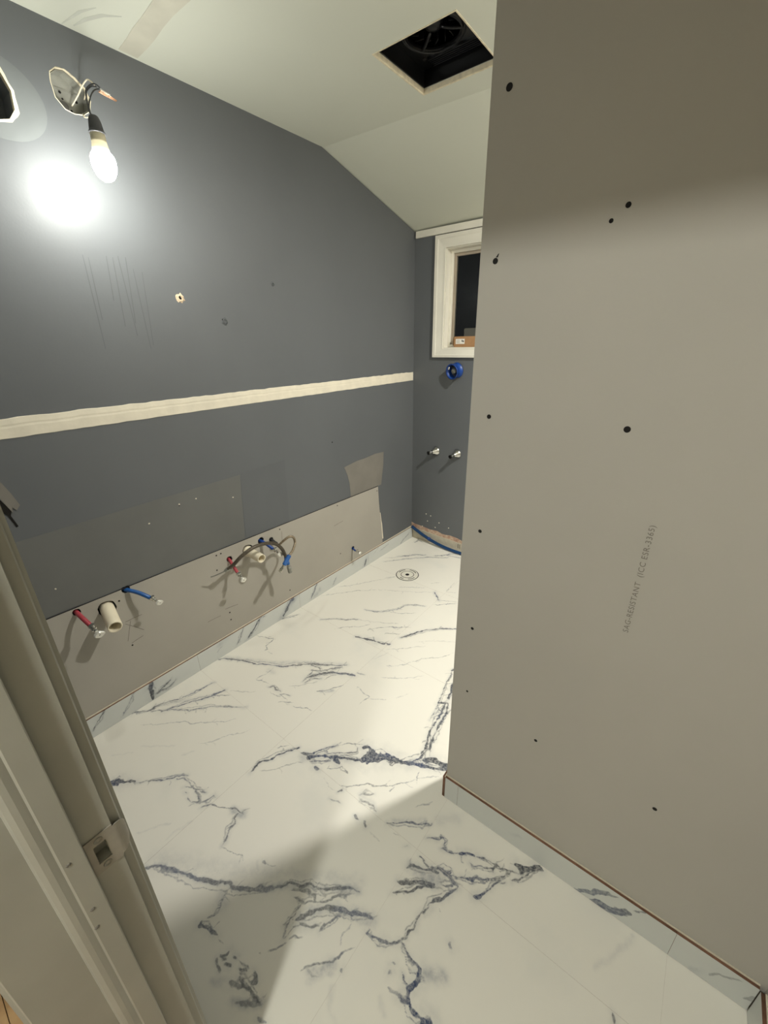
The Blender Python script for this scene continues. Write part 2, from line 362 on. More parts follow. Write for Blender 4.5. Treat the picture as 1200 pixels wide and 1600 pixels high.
    (24, .6, 1, [(540,450),(630,485)]), (4, .75, 0, [(200,365),(150,440),(100,510),(85,590)]), (2.6, .6, 0, [(180,400),(130,470)]), (2.6, .7, 0, [(90,600),(150,530),(210,500)]),
    (30, .35, 1, [(110,520),(240,490)]), (5, .7, 0, [(200,490),(260,510),(310,515)]), (5, .8, 0, [(310,545),(360,495),(420,465),(450,455)]), (2.6, .4, 0, [(440,630),(450,570),(500,510),(515,470)]),
    (3, .75, 0, [(120,600),(220,572)]), (3, .7, 0, [(0,655),(50,645),(110,620)]),
    (3, .8, 0, [(205,805),(270,760),(330,735),(400,735),(440,690),(480,672),(535,657)]), (22, .75, 1, [(260,820),(330,775),(395,745)]), (14, .5, 1, [(390,800),(370,800)]), (5, .6, 0, [(450,760),(460,778)]),
    (7, .85, 0, [(865,145),(900,125),(960,145),(1030,150),(1060,175)]), (3.4, .85, 0, [(940,60),(975,100),(1020,140)]), (8, .85, 0, [(1030,130),(1080,160),(1130,205),(1180,255)]),
    (50, .85, 1, [(960,190),(1010,200),(1060,200)]), (7, .9, 0, [(800,237),(880,235),(960,240),(1030,240)]), (5, .9, 0, [(765,300),(840,305),(900,290),(950,270),(1030,250)]),
    (4, .8, 0, [(1060,235),(1100,255),(1150,245),(1130,215)]), (4, .7, 0, [(845,322),(840,305)]), (26, .5, 1, [(880,130),(1020,150)]), (26, .5, 1, [(860,250),(1000,255)]),
    (6, .9, 0, [(1180,260),(1120,300),(1060,340),(1020,365),(990,410),(940,435)]), (7, .9, 0, [(1060,320),(1010,370)]), (5, .9, 0, [(940,435),(920,480),(910,520),(880,550),(855,595),(810,610)]),
    (5, .85, 0, [(810,615),(740,615),(700,595),(650,575),(610,560)]), (8, .8, 0, [(740,608),(690,590)]), (3.4, .7, 0, [(612,560),(640,520)]), (5, .9, 0, [(830,620),(850,660),(880,700),(920,745),(945,790),(935,840)]),
    (3, .8, 0, [(835,625),(870,710),(900,740)]), (11, 1, 0, [(938,780),(935,850),(900,885),(865,895)]), (26, .75, 1, [(960,800),(1020,820),(1085,825)]), (4.4, .9, 0, [(865,895),(840,850),(825,790)]),
    (8, 1, 0, [(865,895),(875,950),(900,1010),(940,1070),(980,1110)]), (6, .9, 0, [(805,935),(840,965),(880,985)]), (16, 1, 0, [(960,1090),(1010,1125)]), (5, .6, 0, [(762,742),(778,748)]), (6, .6, 0, [(750,805),(762,795)]),
    (2.8, .6, 0, [(870,760),(885,800)]), (5, .6, 0, [(1125,605),(1145,655)]), (3, .5, 0, [(1060,395),(1065,420)]), (3, .6, 0, [(750,885),(800,930)]), (12, .2, 1, [(705,950),(710,1060)]), (10, .2, 1, [(400,900),(370,1000),(420,1100)])],
7: [(3.6, .95, 0, [(125,242),(180,255),(225,268),(245,245),(280,270),(265,300),(270,320),(245,332),(290,345),(350,365),(430,378)]), (9, 1, 0, [(390,370),(440,378),(500,392)]), (14, .5, 1, [(420,385),(500,400)]),
    (3.4, .95, 0, [(500,390),(580,408),(650,428),(690,455),(710,490),(760,505),(850,510)]), (3.6, .9, 0, [(465,440),(500,470),(560,465),(640,475),(665,450)]), (6, .95, 0, [(645,495),(675,440)]),
    (11, 1, 0, [(835,462),(880,475),(940,485),(1000,480)]), (11, 1, 0, [(870,498),(940,500)]), (5, .95, 0, [(1000,475),(1045,510)]), (5, .95, 0, [(780,580),(850,560),(900,535),(960,510),(1040,508)]),
    (4.4, .9, 0, [(308,535),(320,518)]), (3.6, .95, 0, [(320,545),(380,548),(440,555),(470,570),(540,560),(650,555),(740,550),(790,520)]), (6, .95, 0, [(460,560),(490,580)]), (3, .9, 0, [(545,580),(650,570),(720,570)]),
    (4.4, .95, 0, [(560,680),(630,645),(660,610),(710,580)]), (9, 1, 0, [(515,695),(572,676)]), (4, .8, 0, [(710,610),(740,592)]), (3, .4, 0, [(780,460),(820,462)])],
8: [(5, .8, 0, [(350,800),(358,846)]), (14, .25, 1, [(245,530),(330,460),(450,370)])],
9: [(5, .9, 0, [(180,85),(300,75),(400,58),(570,66)]), (2.6, .6, 0, [(0,108),(180,88)]), (3.4, .8, 0, [(0,150),(150,130),(350,105),(600,90),(750,95),(850,95)]), (5, .9, 0, [(680,70),(800,70),(900,45),(1050,55)]), (4, .8, 0, [(800,60),(900,80),(1050,105)]),
    (2.4, .5, 0, [(0,362),(130,358)]), (4, .7, 0, [(60,362),(135,355)]), (2.4, .4, 0, [(620,440),(750,438)])],
10: [(4, .9, 0, [(100,690),(160,640),(250,680)]), (4, .8, 0, [(150,650),(180,630)])],
}
def to_plane(axis, val, table):
    i = 'xyz'.index(axis); keep = [k for k in range(3) if k != i]
    out = []
    for c, items in table.items():
        x0, y0, s = CR[c]
        for (wd, st, soft, pts) in items:
            P = []
            for (x, y) in pts:
                p = at(x0 + x / s, y0 + y / s, axis, val); P.append((p[keep[0]], p[keep[1]]))
            out.append((wd, st, soft, np.array(P)))
    return out

def vnoise(a, b, cell, seed):
    """smooth value noise in -1..1"""
    x = np.asarray(a) / cell + 57.3; y = np.asarray(b) / cell + 31.7
    xi = np.floor(x).astype(np.int64); yi = np.floor(y).astype(np.int64); fx = x - xi; fy = y - yi
    fx = fx * fx * (3 - 2 * fx); fy = fy * fy * (3 - 2 * fy)
    def h(i, j):
        v = np.sin(i * 127.1 + j * 311.7 + seed * 74.7) * 43758.5453
        return (v - np.floor(v)) * 2 - 1
    return (h(xi, yi) * (1 - fx) + h(xi + 1, yi) * fx) * (1 - fy) + (h(xi, yi + 1) * (1 - fx) + h(xi + 1, yi + 1) * fx) * fy

def enrich(veins, seed=3):
    """side strands, hair branches and halos that go with the drawn veins"""
    r = random.Random(seed); out = list(veins)
    for (wd, st, soft, P) in veins:
        if soft: continue
        if wd >= 3.4: out.append((wd * 3.2 + 5, .34 * st, 1, P))
        seg = np.hypot(*(P[1:] - P[:-1]).T); tot = seg.sum()
        if wd >= 3.4 and tot > .05:
            off = r.choice((-1, 1)) * (wd * .7 + 2.5) / 1000; Q = P.copy()
            d = np.gradient(P, axis=0); d /= np.maximum(np.hypot(d[:, 0], d[:, 1])[:, None], 1e-9)
            n = np.stack([-d[:, 1], d[:, 0]], 1); ws = np.sin(np.linspace(0, 3.14159, len(P)))[:, None]
            out.append((2.2, .7 * st, 0, Q + n * off * ws * (1.4 + r.random())))
        nb = int(tot / .035 * min(1, wd / 6))
        for _ in range(nb):
            k = r.randrange(len(P) - 1); t = r.random(); p = P[k] + (P[k + 1] - P[k]) * t; d = (P[k + 1] - P[k]) / max(seg[k], 1e-9)
            a = r.choice((-1, 1)) * (.35 + .8 * r.random()); L_ = .008 + .026 * r.random()
            pts = [p]
            for _q in range(3):
                c_, s_ = math.cos(a), math.sin(a); dd = np.array([d[0] * c_ - d[1] * s_, d[0] * s_ + d[1] * c_])
                pts.append(pts[-1] + dd * L_ / 3); a += (r.random() - .5) * .9
            out.append((1.6, .55 * st, 0, np.array(pts)))
    return out
FLOOR_VEINS = enrich(to_plane('z', 0.0, VEINS))

def vein_field(A, B, veins):
    """signed distance (mm), strength and softness of the print at the points (A, B)"""
    sd = np.full(A.shape, 12.0); st = np.ones(A.shape); sf = np.zeros(A.shape)
    a0, a1, b0, b1 = A.min(), A.max(), B.min(), B.max()
    A0, B0 = A, B
    A = A0 + .0045 * vnoise(A0, B0, .034, 1) + .0030 * vnoise(A0, B0, .013, 2) + .0016 * vnoise(A0, B0, .006, 7)
    B = B0 + .0045 * vnoise(A0, B0, .034, 3) + .0030 * vnoise(A0, B0, .013, 4) + .0016 * vnoise(A0, B0, .006, 8)
    WM = 1.0 + .45 * vnoise(A0, B0, .026, 5) + .35 * vnoise(A0, B0, .010, 6)
    for (wd, s, soft, P) in veins:
        m = 0.05
        if P[:, 0].max() < a0 - m or P[:, 0].min() > a1 + m or P[:, 1].max() < b0 - m or P[:, 1].min() > b1 + m: continue
        sel = np.where((A > P[:, 0].min() - m) & (A < P[:, 0].max() + m) & (B > P[:, 1].min() - m) & (B < P[:, 1].max() + m))
        if len(sel[0]) == 0: continue
        a = A[sel]; b = B[sel]; d = np.full(a.shape, 1.0)
        n = len(P) - 1
        for k in range(n):
            p, q = P[k], P[k + 1]; v = q - p; L2 = max(v @ v, 1e-12)
            t = np.clip(((a - p[0]) * v[0] + (b - p[1]) * v[1]) / L2, 0, 1)
            dk = np.hypot(a - p[0] - t * v[0], b - p[1] - t * v[1])
            if not soft:
                u = (k + t) / n
                dk = dk + 0.0012 * np.abs(2 * u - 1) ** 4
            d = np.minimum(d, dk)
        if soft:
            g_ = s * np.exp(-(d * 1000 / (wd * 0.5)) ** 2)
            sf[sel] = np.maximum(sf[sel], g_)
        else:
            v_ = d * 1000 - np.maximum(wd * 1.15 * WM[sel], 3.0) / 2
            cur = sd[sel]; better = v_ < cur
            sc = st[sel]; sc[better] = s
            sd[sel] = np.where(better, v_, cur); st[sel] = sc
    return sd, st, sf

def field_plate(name, parent, mat_, a0, a1, b0, b1, step, place, thick, veins):
    """slab whose show face is a grid that carries the print; place(a, b, depth) -> xyz"""
    na = max(2, int(round((a1 - a0) / step)) + 1); nb = max(2, int(round((b1 - b0) / step)) + 1)
    ga, gb = np.meshgrid(np.linspace(a0, a1, na), np.linspace(b0, b1, nb), indexing='ij')
    sd, st, sf = vein_field(ga, gb, veins)
    idx = np.arange(na * nb).reshape(na, nb)
    quads = np.stack([idx[:-1, :-1], idx[1:, :-1], idx[1:, 1:], idx[:-1, 1:]], -1).reshape(-1, 4)
    top = np.array(place(ga.ravel(), gb.ravel(), 0.0)).T
    ca = np.array([a0, a1, a1, a0]); cb = np.array([b0, b0, b1, b1])
    bot = np.array(place(ca, cb, thick)).T
    corner_t = np.array(place(ca, cb, 0.0)).T
    V = np.vstack([top, corner_t, bot]); n0 = na * nb
    side = [(n0 + i, n0 + (i + 1) % 4, n0 + 4 + (i + 1) % 4, n0 + 4 + i) for i in range(4)] + [(n0 + 7, n0 + 6, n0 + 5, n0 + 4)]
    me = bpy.data.meshes.new(name)
    F = np.vstack([quads, np.array(side)])
    me.vertices.add(len(V)); me.vertices.foreach_set('co', V.ravel())
    me.loops.add(F.size); me.loops.foreach_set('vertex_index', F.ravel().astype(np.int32))
    me.polygons.add(len(F)); me.polygons.foreach_set('loop_start', np.arange(0, F.size, 4, dtype=np.int32))
    me.materials.append(mat_); me.materials.append(M['tilebody'])
    mi = np.zeros(len(F), dtype=np.int32); mi[len(quads):] = 1
    me.polygons.foreach_set('material_index', mi)
    me.update(calc_edges=True)
    at_ = me.attributes.new('vein', 'FLOAT_COLOR', 'POINT')
    c = np.zeros((len(V), 4)); c[:, 3] = 1
    c[:n0, 0] = sd.ravel(); c[:n0, 1] = st.ravel(); c[:n0, 2] = sf.ravel(); c[n0:, 0] = 12
    at_.data.foreach_set('color', c.ravel())
    return link(bpy.data.objects.new(name, me), parent)

# ------------------------------------------------------------------ room shell
YB, YF, YH = 2.406, 0.040, -0.075          # back wall face, front wall room face, hall face
XR = 1.995                                  # right wall face
PX, PY = 1.207, 0.832                       # partition edge, partition face
ZC = 2.209; ZB = 2.008                      # flat ceiling, ceiling at the back wall
CR0, CR1 = 1.655, 1.79                      # crease of the ceiling at x = 0 and x = XR

# floor
floor = boxo('floor', M['grout'], None, 0.0, XR, YF - 0.01, YB, -0.10, -0.0004)
tag(floor, kind='structure')
XS = [0.0, 0.6065, 1.2195, 1.834, XR]; YS = [0.03, 0.640, 1.2525, 1.865, YB]
J = 0.00035
# the print returns on other tiles: hidden corners carry moved copies of it
HID = [(wd, s, so, P + np.array([0.612, 0.612])) for (wd, s, so, P) in FLOOR_VEINS if P[:, 0].max() < 1.25 and P[:, 1].min() > 0.64]
for i in range(4):
    for j in range(4):
        hidden = i >= 2 and j >= 1
        step = 0.0032 if not (i >= 2 and j >= 2) else 0.008
        if i == 3 and j >= 1: step = 0.008
        vs = FLOOR_VEINS if not (i >= 2 and j >= 2) else HID
        field_plate('tile', floor, M['marble'], XS[i] + J, XS[i + 1] - J, YS[j] + J, YS[j + 1] - J, step,
                    lambda a, b, d: (a, b, np.zeros_like(a) - d), 0.009, vs)

# left wall: prism under the sloping ceiling, with real openings
LW = [(0, YF, -0.1), (0, YB, -0.1), (0, YB, ZB), (0, CR0, ZC), (0, YF, ZC)]
bm = bmesh.new(); prism(bm, LW, (-0.12, 0, 0))
wall_left = obj('wall_left', bm, M['grey']); tag(wall_left, kind='structure')
def yz_poly(pts, x0, x1):
    bm = bmesh.new(); prism(bm, [(x0, y, z) for y, z in pts], (x1 - x0, 0, 0)); return bm
def cyl_x(y, z, r, x0, x1, n=18, squash=1.0, rough=0.0, seed=0):
    rnd = random.Random(seed)
    pts = []
    for k in range(n):
        q = r * (1 + rough * (rnd.random() - 0.5) * 2); t = 2 * math.pi * k / n
        pts.append((y + q * math.cos(t), z + q * squash * math.sin(t)))
    return yz_poly(pts, x0, x1)
BOX = [(.619, 2.070), (.623, 2.094), (.640, 2.108), (.661, 2.112), (.684, 2.101), (.705, 2.084), (.712, 2.060), (.705, 2.036), (.686, 2.021), (.662, 2.016), (.640, 2.020), (.622, 2.040)]
OLD = [(.405, 2.03), (.425, 2.07), (.470, 2.079), (.505, 2.058), (.520, 2.020), (.517, 1.980), (.500, 1.956), (.470, 1.946), (.430, 1.955), (.407, 1.985)]
HOLES = {'red1': (.281, .533, .013), 'pvc1': (.371, .498, .031), 'blue1': (.446, .541, .015), 'red2': (.883, .478, .015), 'pvc2': (.985, .480, .031),
         'blue2': (1.063, .502, .017), 'black2': (1.123, .484, .013), 'toilet': (1.728, .182, .013)}
cutters = [yz_poly(BOX, 0.05, -0.055), yz_poly(OLD, 0.05, -0.08), cyl_x(.876, 1.562, .0045, .05, -.03, 8)]
for k, (y, z, r) in HOLES.items():
    cutters.append(cyl_x(y, z, r, 0.05, -0.09, rough=0.08, seed=len(k)))
cut(wall_left, cutters)

# raw drywall panel low on the left wall, cut round the pipes
PANEL = [(YF + 0.01, .551), (.202, .550), (.7, .544), (1.1, .538), (1.5, .533), (1.998, .525), (2.004, .42), (2.012, .33), (2.022, .25), (2.035, .124), (2.035, .0915), (YF + 0.01, .0915)]
bm = yz_poly(PANEL, 0.0002, 0.0035)
panel = obj('drywall_panel', bm, M['board2'], wall_left)
cut(panel, [cyl_x(y, z, r, 0.05, -0.05, rough=0.08, seed=len(k)) for k, (y, z, r) in HOLES.items()])
rnd = random.Random(5)
def strip_yz(name, m, parent, pts, wdt, x=0.0006, th=0.0008):
    """thin band that follows a line on the left wall"""
    bm = bmesh.new(); up = []; dn = []
    n = len(pts)
    for i, (y, z) in enumerate(pts):
        y1, z1 = pts[min(i + 1, n - 1)]; y0, z0 = pts[max(i - 1, 0)]
        d = Vector((y1 - y0, z1 - z0)).normalized(); nn = Vector((-d.y, d.x))
        h = wdt * 0.5 * (1 + 0.3 * (rnd.random() - 0.5))
        up.append((y + nn.x * h, z + nn.y * h)); dn.append((y - nn.x * h, z - nn.y * h))
    prism(bm, [(x, a, b_) for a, b_ in up + dn[::-1]], (th, 0, 0))
    return obj(name, bm, m, parent)
# dark open joint along the top and end of the panel
seam = [(YF + 0.01 + (1.998 - YF - 0.01) * t, 0.5525 - 0.026 * t + 0.001 * (rnd.random() - .5)) for t in [k / 40 for k in range(41)]]
strip_yz('panel_joint', M['dark'], wall_left, seam, 0.004, th=0.0022)
strip_yz('panel_joint', M['dark'], wall_left, [(1.999, .525), (2.005, .42), (2.013, .33), (2.023, .25), (2.031, .16)], 0.0022, th=0.0022)
# cream torn edge at the panel end
strip_yz('torn_paper_edge', M['plaster'], wall_left, [(2.014, .33), (2.023, .27), (2.030, .24), (2.036, .18), (2.042, .125)], 0.012, x=0.0003, th=0.0012)
# patches of paint and filler
def patch(name, m, pts, x0=0.0, th=0.0007):
    bm = yz_poly(pts, x0, x0 + th); return obj(name, bm, m, wall_left)
patch('filler_patch', M['taupe'], [(1.688, .729), (1.80, .742), (1.88, .742), (1.98, .750), (2.068, .744), (2.062, .66), (2.045, .58), (2.035, .528), (1.735, .533), (1.728, .62), (1.712, .68)], th=0.0010)
patch('paint_patch', M['grey2'], [(YF + 0.012, .838), (.207, .842), (.60, .850), (1.005, .857), (.995, .74), (.982, .547), (.60, .552), (YF + 0.012, .556)])
patch('paint_patch', M['grey3'], [(1.010, .860), (1.264, .870), (1.258, .72), (1.252, .541), (.986, .546), (.998, .74)])
disc = [(.478 + .112 * math.cos(t), 2.0 + .092 * math.sin(t)) for t in [2 * math.pi * k / 40 for k in range(40)]]
halo = patch('filler_patch', mat('sanded_filler', lin(108, 112, 112), 0.6, var=0.04, scale=10), disc)
cut(halo, [yz_poly(OLD, 0.05, -0.05)])
# raw gypsum rims of the two openings
def rim(pts, wdt, seed, name='torn_rim'):
    r_ = random.Random(seed); cy = sum(p[0] for p in pts) / len(pts); cz = sum(p[1] for p in pts) / len(pts)
    sub = []
    n = len(pts)
    for i in range(n):
        a, c = pts[i], pts[(i + 1) % n]
        for t in (0, .33, .67): sub.append((a[0] + (c[0] - a[0]) * t, a[1] + (c[1] - a[1]) * t))
    bm = bmesh.new(); inn = []; out = []
    for (y, z) in sub:
        d = Vector((y - cy, z - cz)).normalized(); q = wdt * (0.6 + 0.8 * r_.random())
        inn.append((y - d.x * .0005, z - d.y * .0005)); out.append((y + d.x * q, z + d.y * q))
    n = len(sub); X0, X1 = -0.012, 0.0016
    A = [bm.verts.new((X0, *p)) for p in inn]; B = [bm.verts.new((X1, *p)) for p in inn]; C_ = [bm.verts.new((0.0006, *p)) for p in out]
    for i in range(n):
        j = (i + 1) % n
        bm.faces.new((A[i], A[j], B[j], B[i])); bm.faces.new((B[i], B[j], C_[j], C_[i]))
    return obj(name, bm, M['gyp'], wall_left)
rim(BOX, .0014, 1); rim(OLD, .008, 2)
# plaster scar of a removed rail
bm = bmesh.new(); n = 90; T = []; Bt = []
for k in range(n + 1):
    t = k / n; y = YF + 0.005 + (YB - 0.012 - YF) * t
    T.append((y, 1.2125 + 0.0065 * t + 0.0035 * (rnd.random() - .5))); Bt.append((y, 1.1535 + 0.0125 * t + 0.002 * (rnd.random() - .5)))
rows = []
for k in range(n + 1):
    (y, zt), (_, zb) = T[k], Bt[k]; m_ = zb + (zt - zb) * 0.62
    rows.append([bm.verts.new((x, y, z)) for x, z in ((0.0, zb), (.0018, zb + .001), (.0022, m_ - .006), (.0015, m_), (.0020, m_ + .005), (.0012, zt - .001), (0.0, zt))])
for a, c in zip(rows, rows[1:]):
    for q in range(6): bm.faces.new((a[q], a[q + 1], c[q + 1], c[q]))
scar = obj('plaster_strip', bm, M['plaster'], wall_left)
# plugged and broken screw holes
def chip(y, z, r, seed, m):
    r_ = random.Random(seed); bm = bmesh.new(); n = 14
    o_ = [bm.verts.new((0.0002, y + r * (.7 + .6 * r_.random()) * math.cos(6.283 * k / n), z + r * (.7 + .6 * r_.random()) * math.sin(6.283 * k / n))) for k in range(n)]
    i_ = [bm.verts.new((0.0030, y + r * .55 * math.cos(6.283 * k / n), z + r * .55 * math.sin(6.283 * k / n))) for k in range(n)]
    c_ = [bm.verts.new((0.0008, y + r * .3 * math.cos(6.283 * k / n), z + r * .3 * math.sin(6.283 * k / n))) for k in range(n)]
    for k in range(n):
        j = (k + 1) % n
        bm.faces.new((o_[k], o_[j], i_[j], i_[k])); bm.faces.new((i_[k], i_[j], c_[j], c_[k]))
    return obj('broken_plaster', bm, m, wall_left)
chip(.876, 1.562, .016, 3, mat('broken_plaster_mat', lin(206, 176, 146), 0.9, scale=150, col2=lin(240, 222, 190), bump=0.4))
bm = cyl_x(.873, 1.566, .0035, 0.0005, 0.0034, 10); obj('screw_hole', bm, M['dark'], wall_left)
chip(1.044, 1.490, .014, 4, M['streak']); chip(1.304, 1.643, .009, 6, M['streak']); chip(2.16, 1.30, .008, 9, M['grey2'])
for (y, z, r) in ((1.036, 1.496, .0035), (1.604, .894, .004), (.712, .801, .0025)):
    obj('screw_hole', cyl_x(y, z, r, 0.0, 0.0012, 8), M['dark'], wall_left)
for px, py in ((233, 818), (280, 788), (306, 779), (364, 777), (87, 920)):
    p = at(px, py, 'x', 0); obj('paint_nick', cyl_x(p.y, p.z, .0032, 0.0, 0.0018, 6, rough=.4, seed=px), M['plaster'], wall_left)
for px, py in ((338, 868), (339, 891), (437, 827), (351, 1027), (359, 957), (361, 968), (453, 922), (532, 865), (589, 767), (527, 790), (186, 939), (207, 1008), (345, 865)):
    p = at(px, py, 'x', 0.0035); obj('screw', cyl_x(p.y, p.z, .0036, 0.0030, 0.0042, 8), M['screw'], panel)
# pencil marks on the panel
for a, b_ in (((196, 972), (222, 960)), ((196, 975), (225, 984)), ((204, 970), (200, 1002)), ((206, 1005), (224, 993)), ((522, 822), (536, 814)), ((352, 952), (372, 944)), ((325, 972), (345, 962)),
              ((440, 830), (441, 845))):
    p, q = at(*a, 'x', 0.0036), at(*b_, 'x', 0.0036)
    strip_yz('pencil_mark', M['pencil'], panel, [(p.y, p.z), ((p.y + q.y) / 2, (p.z + q.z) / 2 + .001), (q.y, q.z)], 0.0016, x=0.0034, th=0.0004)
# drips in the paint below the bulb
for i, (xa, ya, xb, yb) in enumerate(((129, 398, 165, 545), (138, 402, 160, 500), (166, 400, 178, 470), (176, 402, 196, 510), (184, 400, 215, 525), (196, 402, 212, 505), (208, 420, 236, 545), (222, 425, 240, 540))):
    p, q = at(xa, ya, 'x', 0), at(xb, yb, 'x', 0)
    strip_yz('paint_drip', M['streak'], wall_left, [(p.y + (q.y - p.y) * t, p.z + (q.z - p.z) * t) for t in (0, .3, .6, 1)], 0.0020, x=0.0, th=0.00015)
# torn paint at the front end of the wall
bm = bmesh.new()
prism(bm, [at(x, y, 'x', 0.002) for x, y in ((-8, 745), (4, 757), (17, 771), (31, 789), (26, 797), (19, 793), (20, 801), (-8, 772))], (0.002, 0, 0))
obj('torn_paint_flap', bm, M['taupe'], wall_left)
bm = bmesh.new()
prism(bm, [at(x, y, 'x', 0.0005) for x, y in ((-8, 775), (18, 797), (17, 806), (29, 822), (26, 824), (12, 806), (-8, 795))], (0.001, 0, 0))
obj('torn_paint_gap', bm, M['screw'], wall_left)

# back wall with the window opening
WX0, WX1, WZ0, WZ1 = 0.216, 0.70, 1.362, 1.903
bm = bmesh.new(); prism(bm, [(-0.12, YB, -0.1), (XR + 0.12, YB, -0.1), (XR + 0.12, YB, ZB), (-0.12, YB, ZB)], (0, 0.13, 0))
wall_back = obj('wall_back', bm, M['grey']); tag(wall_back, kind='structure')
bm = bmesh.new(); box(bm, WX0, WX1, YB - .05, YB + .2, WZ0, WZ1); cut(wall_back, [bm])
# raw strip along the foot of the back wall
pts = [(0.0, .125)]
for k in range(1, 60):
    x = XR * k / 60; pts.append((x, .118 - .028 * min(1, x / .45) + .012 * (rnd.random() - .5)))
pts += [(XR, .09), (XR, 0.0), (0.0, 0.0)]
bm = bmesh.new(); prism(bm, [(x, YB - .0022, z) for x, z in pts], (0, .002, 0)); obj('adhesive_strip', bm, M['pink'], wall_back)
bm = bmesh.new(); prism(bm, [(0, YB - .005, 0), (0, YB - .005, .088), (.2, YB - .005, .076), (.45, YB - .005, .062), (XR, YB - .005, .062), (XR, YB - .005, 0)], (0, .003, 0))
obj('mortar_strip', bm, M['mortar'], wall_back)
for x in (.405, .418): boxo('pen_mark', M['darkink'], wall_back, x, x + .004, YB - .0056, YB - .005, .022, .055)
for px, py in ((668, 814), (680, 824), (666, 803), (701, 825), (686, 817), (673, 806), (660, 822)):
    p = at(px, py, 'y', YB); bm = bmesh.new(); r_ = .004
    prism(bm, [(p.x + r_ * math.cos(t) * (1 + .4 * math.sin(3 * t + px)), YB - .0028, p.z + r_ * math.sin(t)) for t in [6.283 * k / 7 for k in range(7)]], (0, .0025, 0))
    obj('plaster_speck', bm, M['plaster'], wall_back)
# white trim at the head of the back wall
trim = boxo('trim_1', M['white'], None, 0.012, XR, YB - .012, YB - .0005, ZB - .036, ZB - .001, bev=.002)
tag(trim, kind='structure')

# right wall, front wall, partition
wall_right = boxo('wall_right', M['board'], None, XR, XR + .12, YF, YB, -0.1, ZC); tag(wall_right, kind='structure')
JX0, JX1 = 1.176, 1.936                     # door frame faces
DH = 1.995                                  # frame head
bm = bmesh.new()
prism(bm, [(-0.12, YF, -0.1), (JX0 - .018, YF, -0.1), (JX0 - .018, YF, DH + .018), (JX1 + .018, YF, DH + .018), (JX1 + .018, YF, -0.1), (XR + .12, YF, -0.1), (XR + .12, YF, 2.44), (-0.12, YF, 2.44)], (0, YH - YF, 0))
wall_front = obj('wall_front', bm, M['grey']); tag(wall_front, kind='structure')
wall_part = boxo('wall_partition', M['board'], None, PX, XR, PY, PY + .115, -0.002, ZC); tag(wall_part, kind='structure')
SCREWS = [(796, 136, 5.5), (774, 408, 5.0), (982, 320, 4.0), (955, 345, 3.2), (764, 651, 4.5), (980, 671, 5.5), (750, 830, 4.2), (738, 982, 4.0), (730, 1080, 3.2), (837, 1157, 4.0), (1023, 1264, 4.4)]
for i, (px, py, r) in enumerate(SCREWS):
    p = at(px, py, 'y', PY); r *= 0.00105
    bm = bmesh.new(); lathe(bm, (p.x, PY, p.z), (0, -1, 0), [(-.001, r), (.0003, r), (.0003, 0)], 14)
    obj('screw', bm, M['dark'], wall_part)
bm = bmesh.new(); p = at(778, 402, 'y', PY)
prism(bm, [(p.x, PY - .0006, p.z), (p.x + .002, PY - .0006, p.z + .006), (p.x + .0005, PY - .0006, p.z + .0055), (p.x - .004, PY - .0006, p.z)], (0, .0006, 0)); obj('torn_paper', bm, M['screw'], wall_part)
# printed lettering running up the board
cu = bpy.data.curves.new('lettering', 'FONT'); cu.body = 'SAG-RESISTANT  (ICC ESR-3365)'; cu.size = 0.0185; cu.space_character = 1.12; cu.extrude = 0.0; cu.resolution_u = 3
to = bpy.data.objects.new('lettering', cu); COL.objects.link(to)
dg = bpy.context.evaluated_depsgraph_get(); me = bpy.data.meshes.new_from_object(to.evaluated_get(dg)); bpy.data.objects.remove(to)
xs = [v.co.x for v in me.vertices]; ln = max(xs) - min(xs)
p0 = at(981, 989, 'y', PY); p1 = at(1017, 821, 'y', PY)
k = (p1.z - p0.z) / ln
me.transform(Matrix(((0, -k * .92, 0, p0.x), (0, 0, -1, PY - .0004), (k, 0, 0, p0.z), (0, 0, 0, 1))))
me.materials.clear(); me.materials.append(M['ink'])
lt = bpy.data.objects.new('printed_lettering', me); link(lt, wall_part)

# ceiling: flat part and the part that slopes down to the back wall, with the fan opening
FX0, FX1, FY0, FY1 = 0.574, 0.853, 1.314, 1.594
bm = bmesh.new()
prof = lambda x, c: [(x, YF, ZC), (x, c, ZC), (x, YB + .12, ZB - .12 * .28 + .004), (x, YB + .12, ZC + .5), (x, YF, ZC + .5)]
a = [bm.verts.new(p) for p in prof(-.12, CR0)]; c = [bm.verts.new(p) for p in prof(XR + .12, CR1)]
bm.faces.new(a); bm.faces.new(c[::-1])
for i in range(5): bm.faces.new((a[i], c[i], c[(i + 1) % 5], a[(i + 1) % 5]))
bmesh.ops.triangulate(bm, faces=bm.faces)
ceiling = obj('ceiling', bm, M['ceil']); tag(ceiling, kind='structure')
bm = bmesh.new(); box(bm, FX0, FX1, FY0, FY1, ZC - .3, ZC + .30); cut(ceiling, [bm])
# cut gypsum edge round the fan opening
for a in ((FX0 - .004, FX0, FY0 - .004, FY1 + .004), (FX1, FX1 + .004, FY0 - .004, FY1 + .004), (FX0, FX1, FY0 - .004, FY0), (FX0, FX1, FY1, FY1 + .004)):
    boxo('cut_edge', M['gyp'], ceiling, *a, ZC - .0012, ZC + .001)
for nm, a in (('cut_side', (FX0, FX0 + .0015, FY0, FY1)), ('cut_side', (FX1 - .0015, FX1, FY0, FY1)), ('cut_side', (FX0, FX1, FY0, FY0 + .0015)), ('cut_side', (FX0, FX1, FY1 - .0015, FY1))):
    boxo(nm, M['gyp'], ceiling, *a, ZC, ZC + .013)
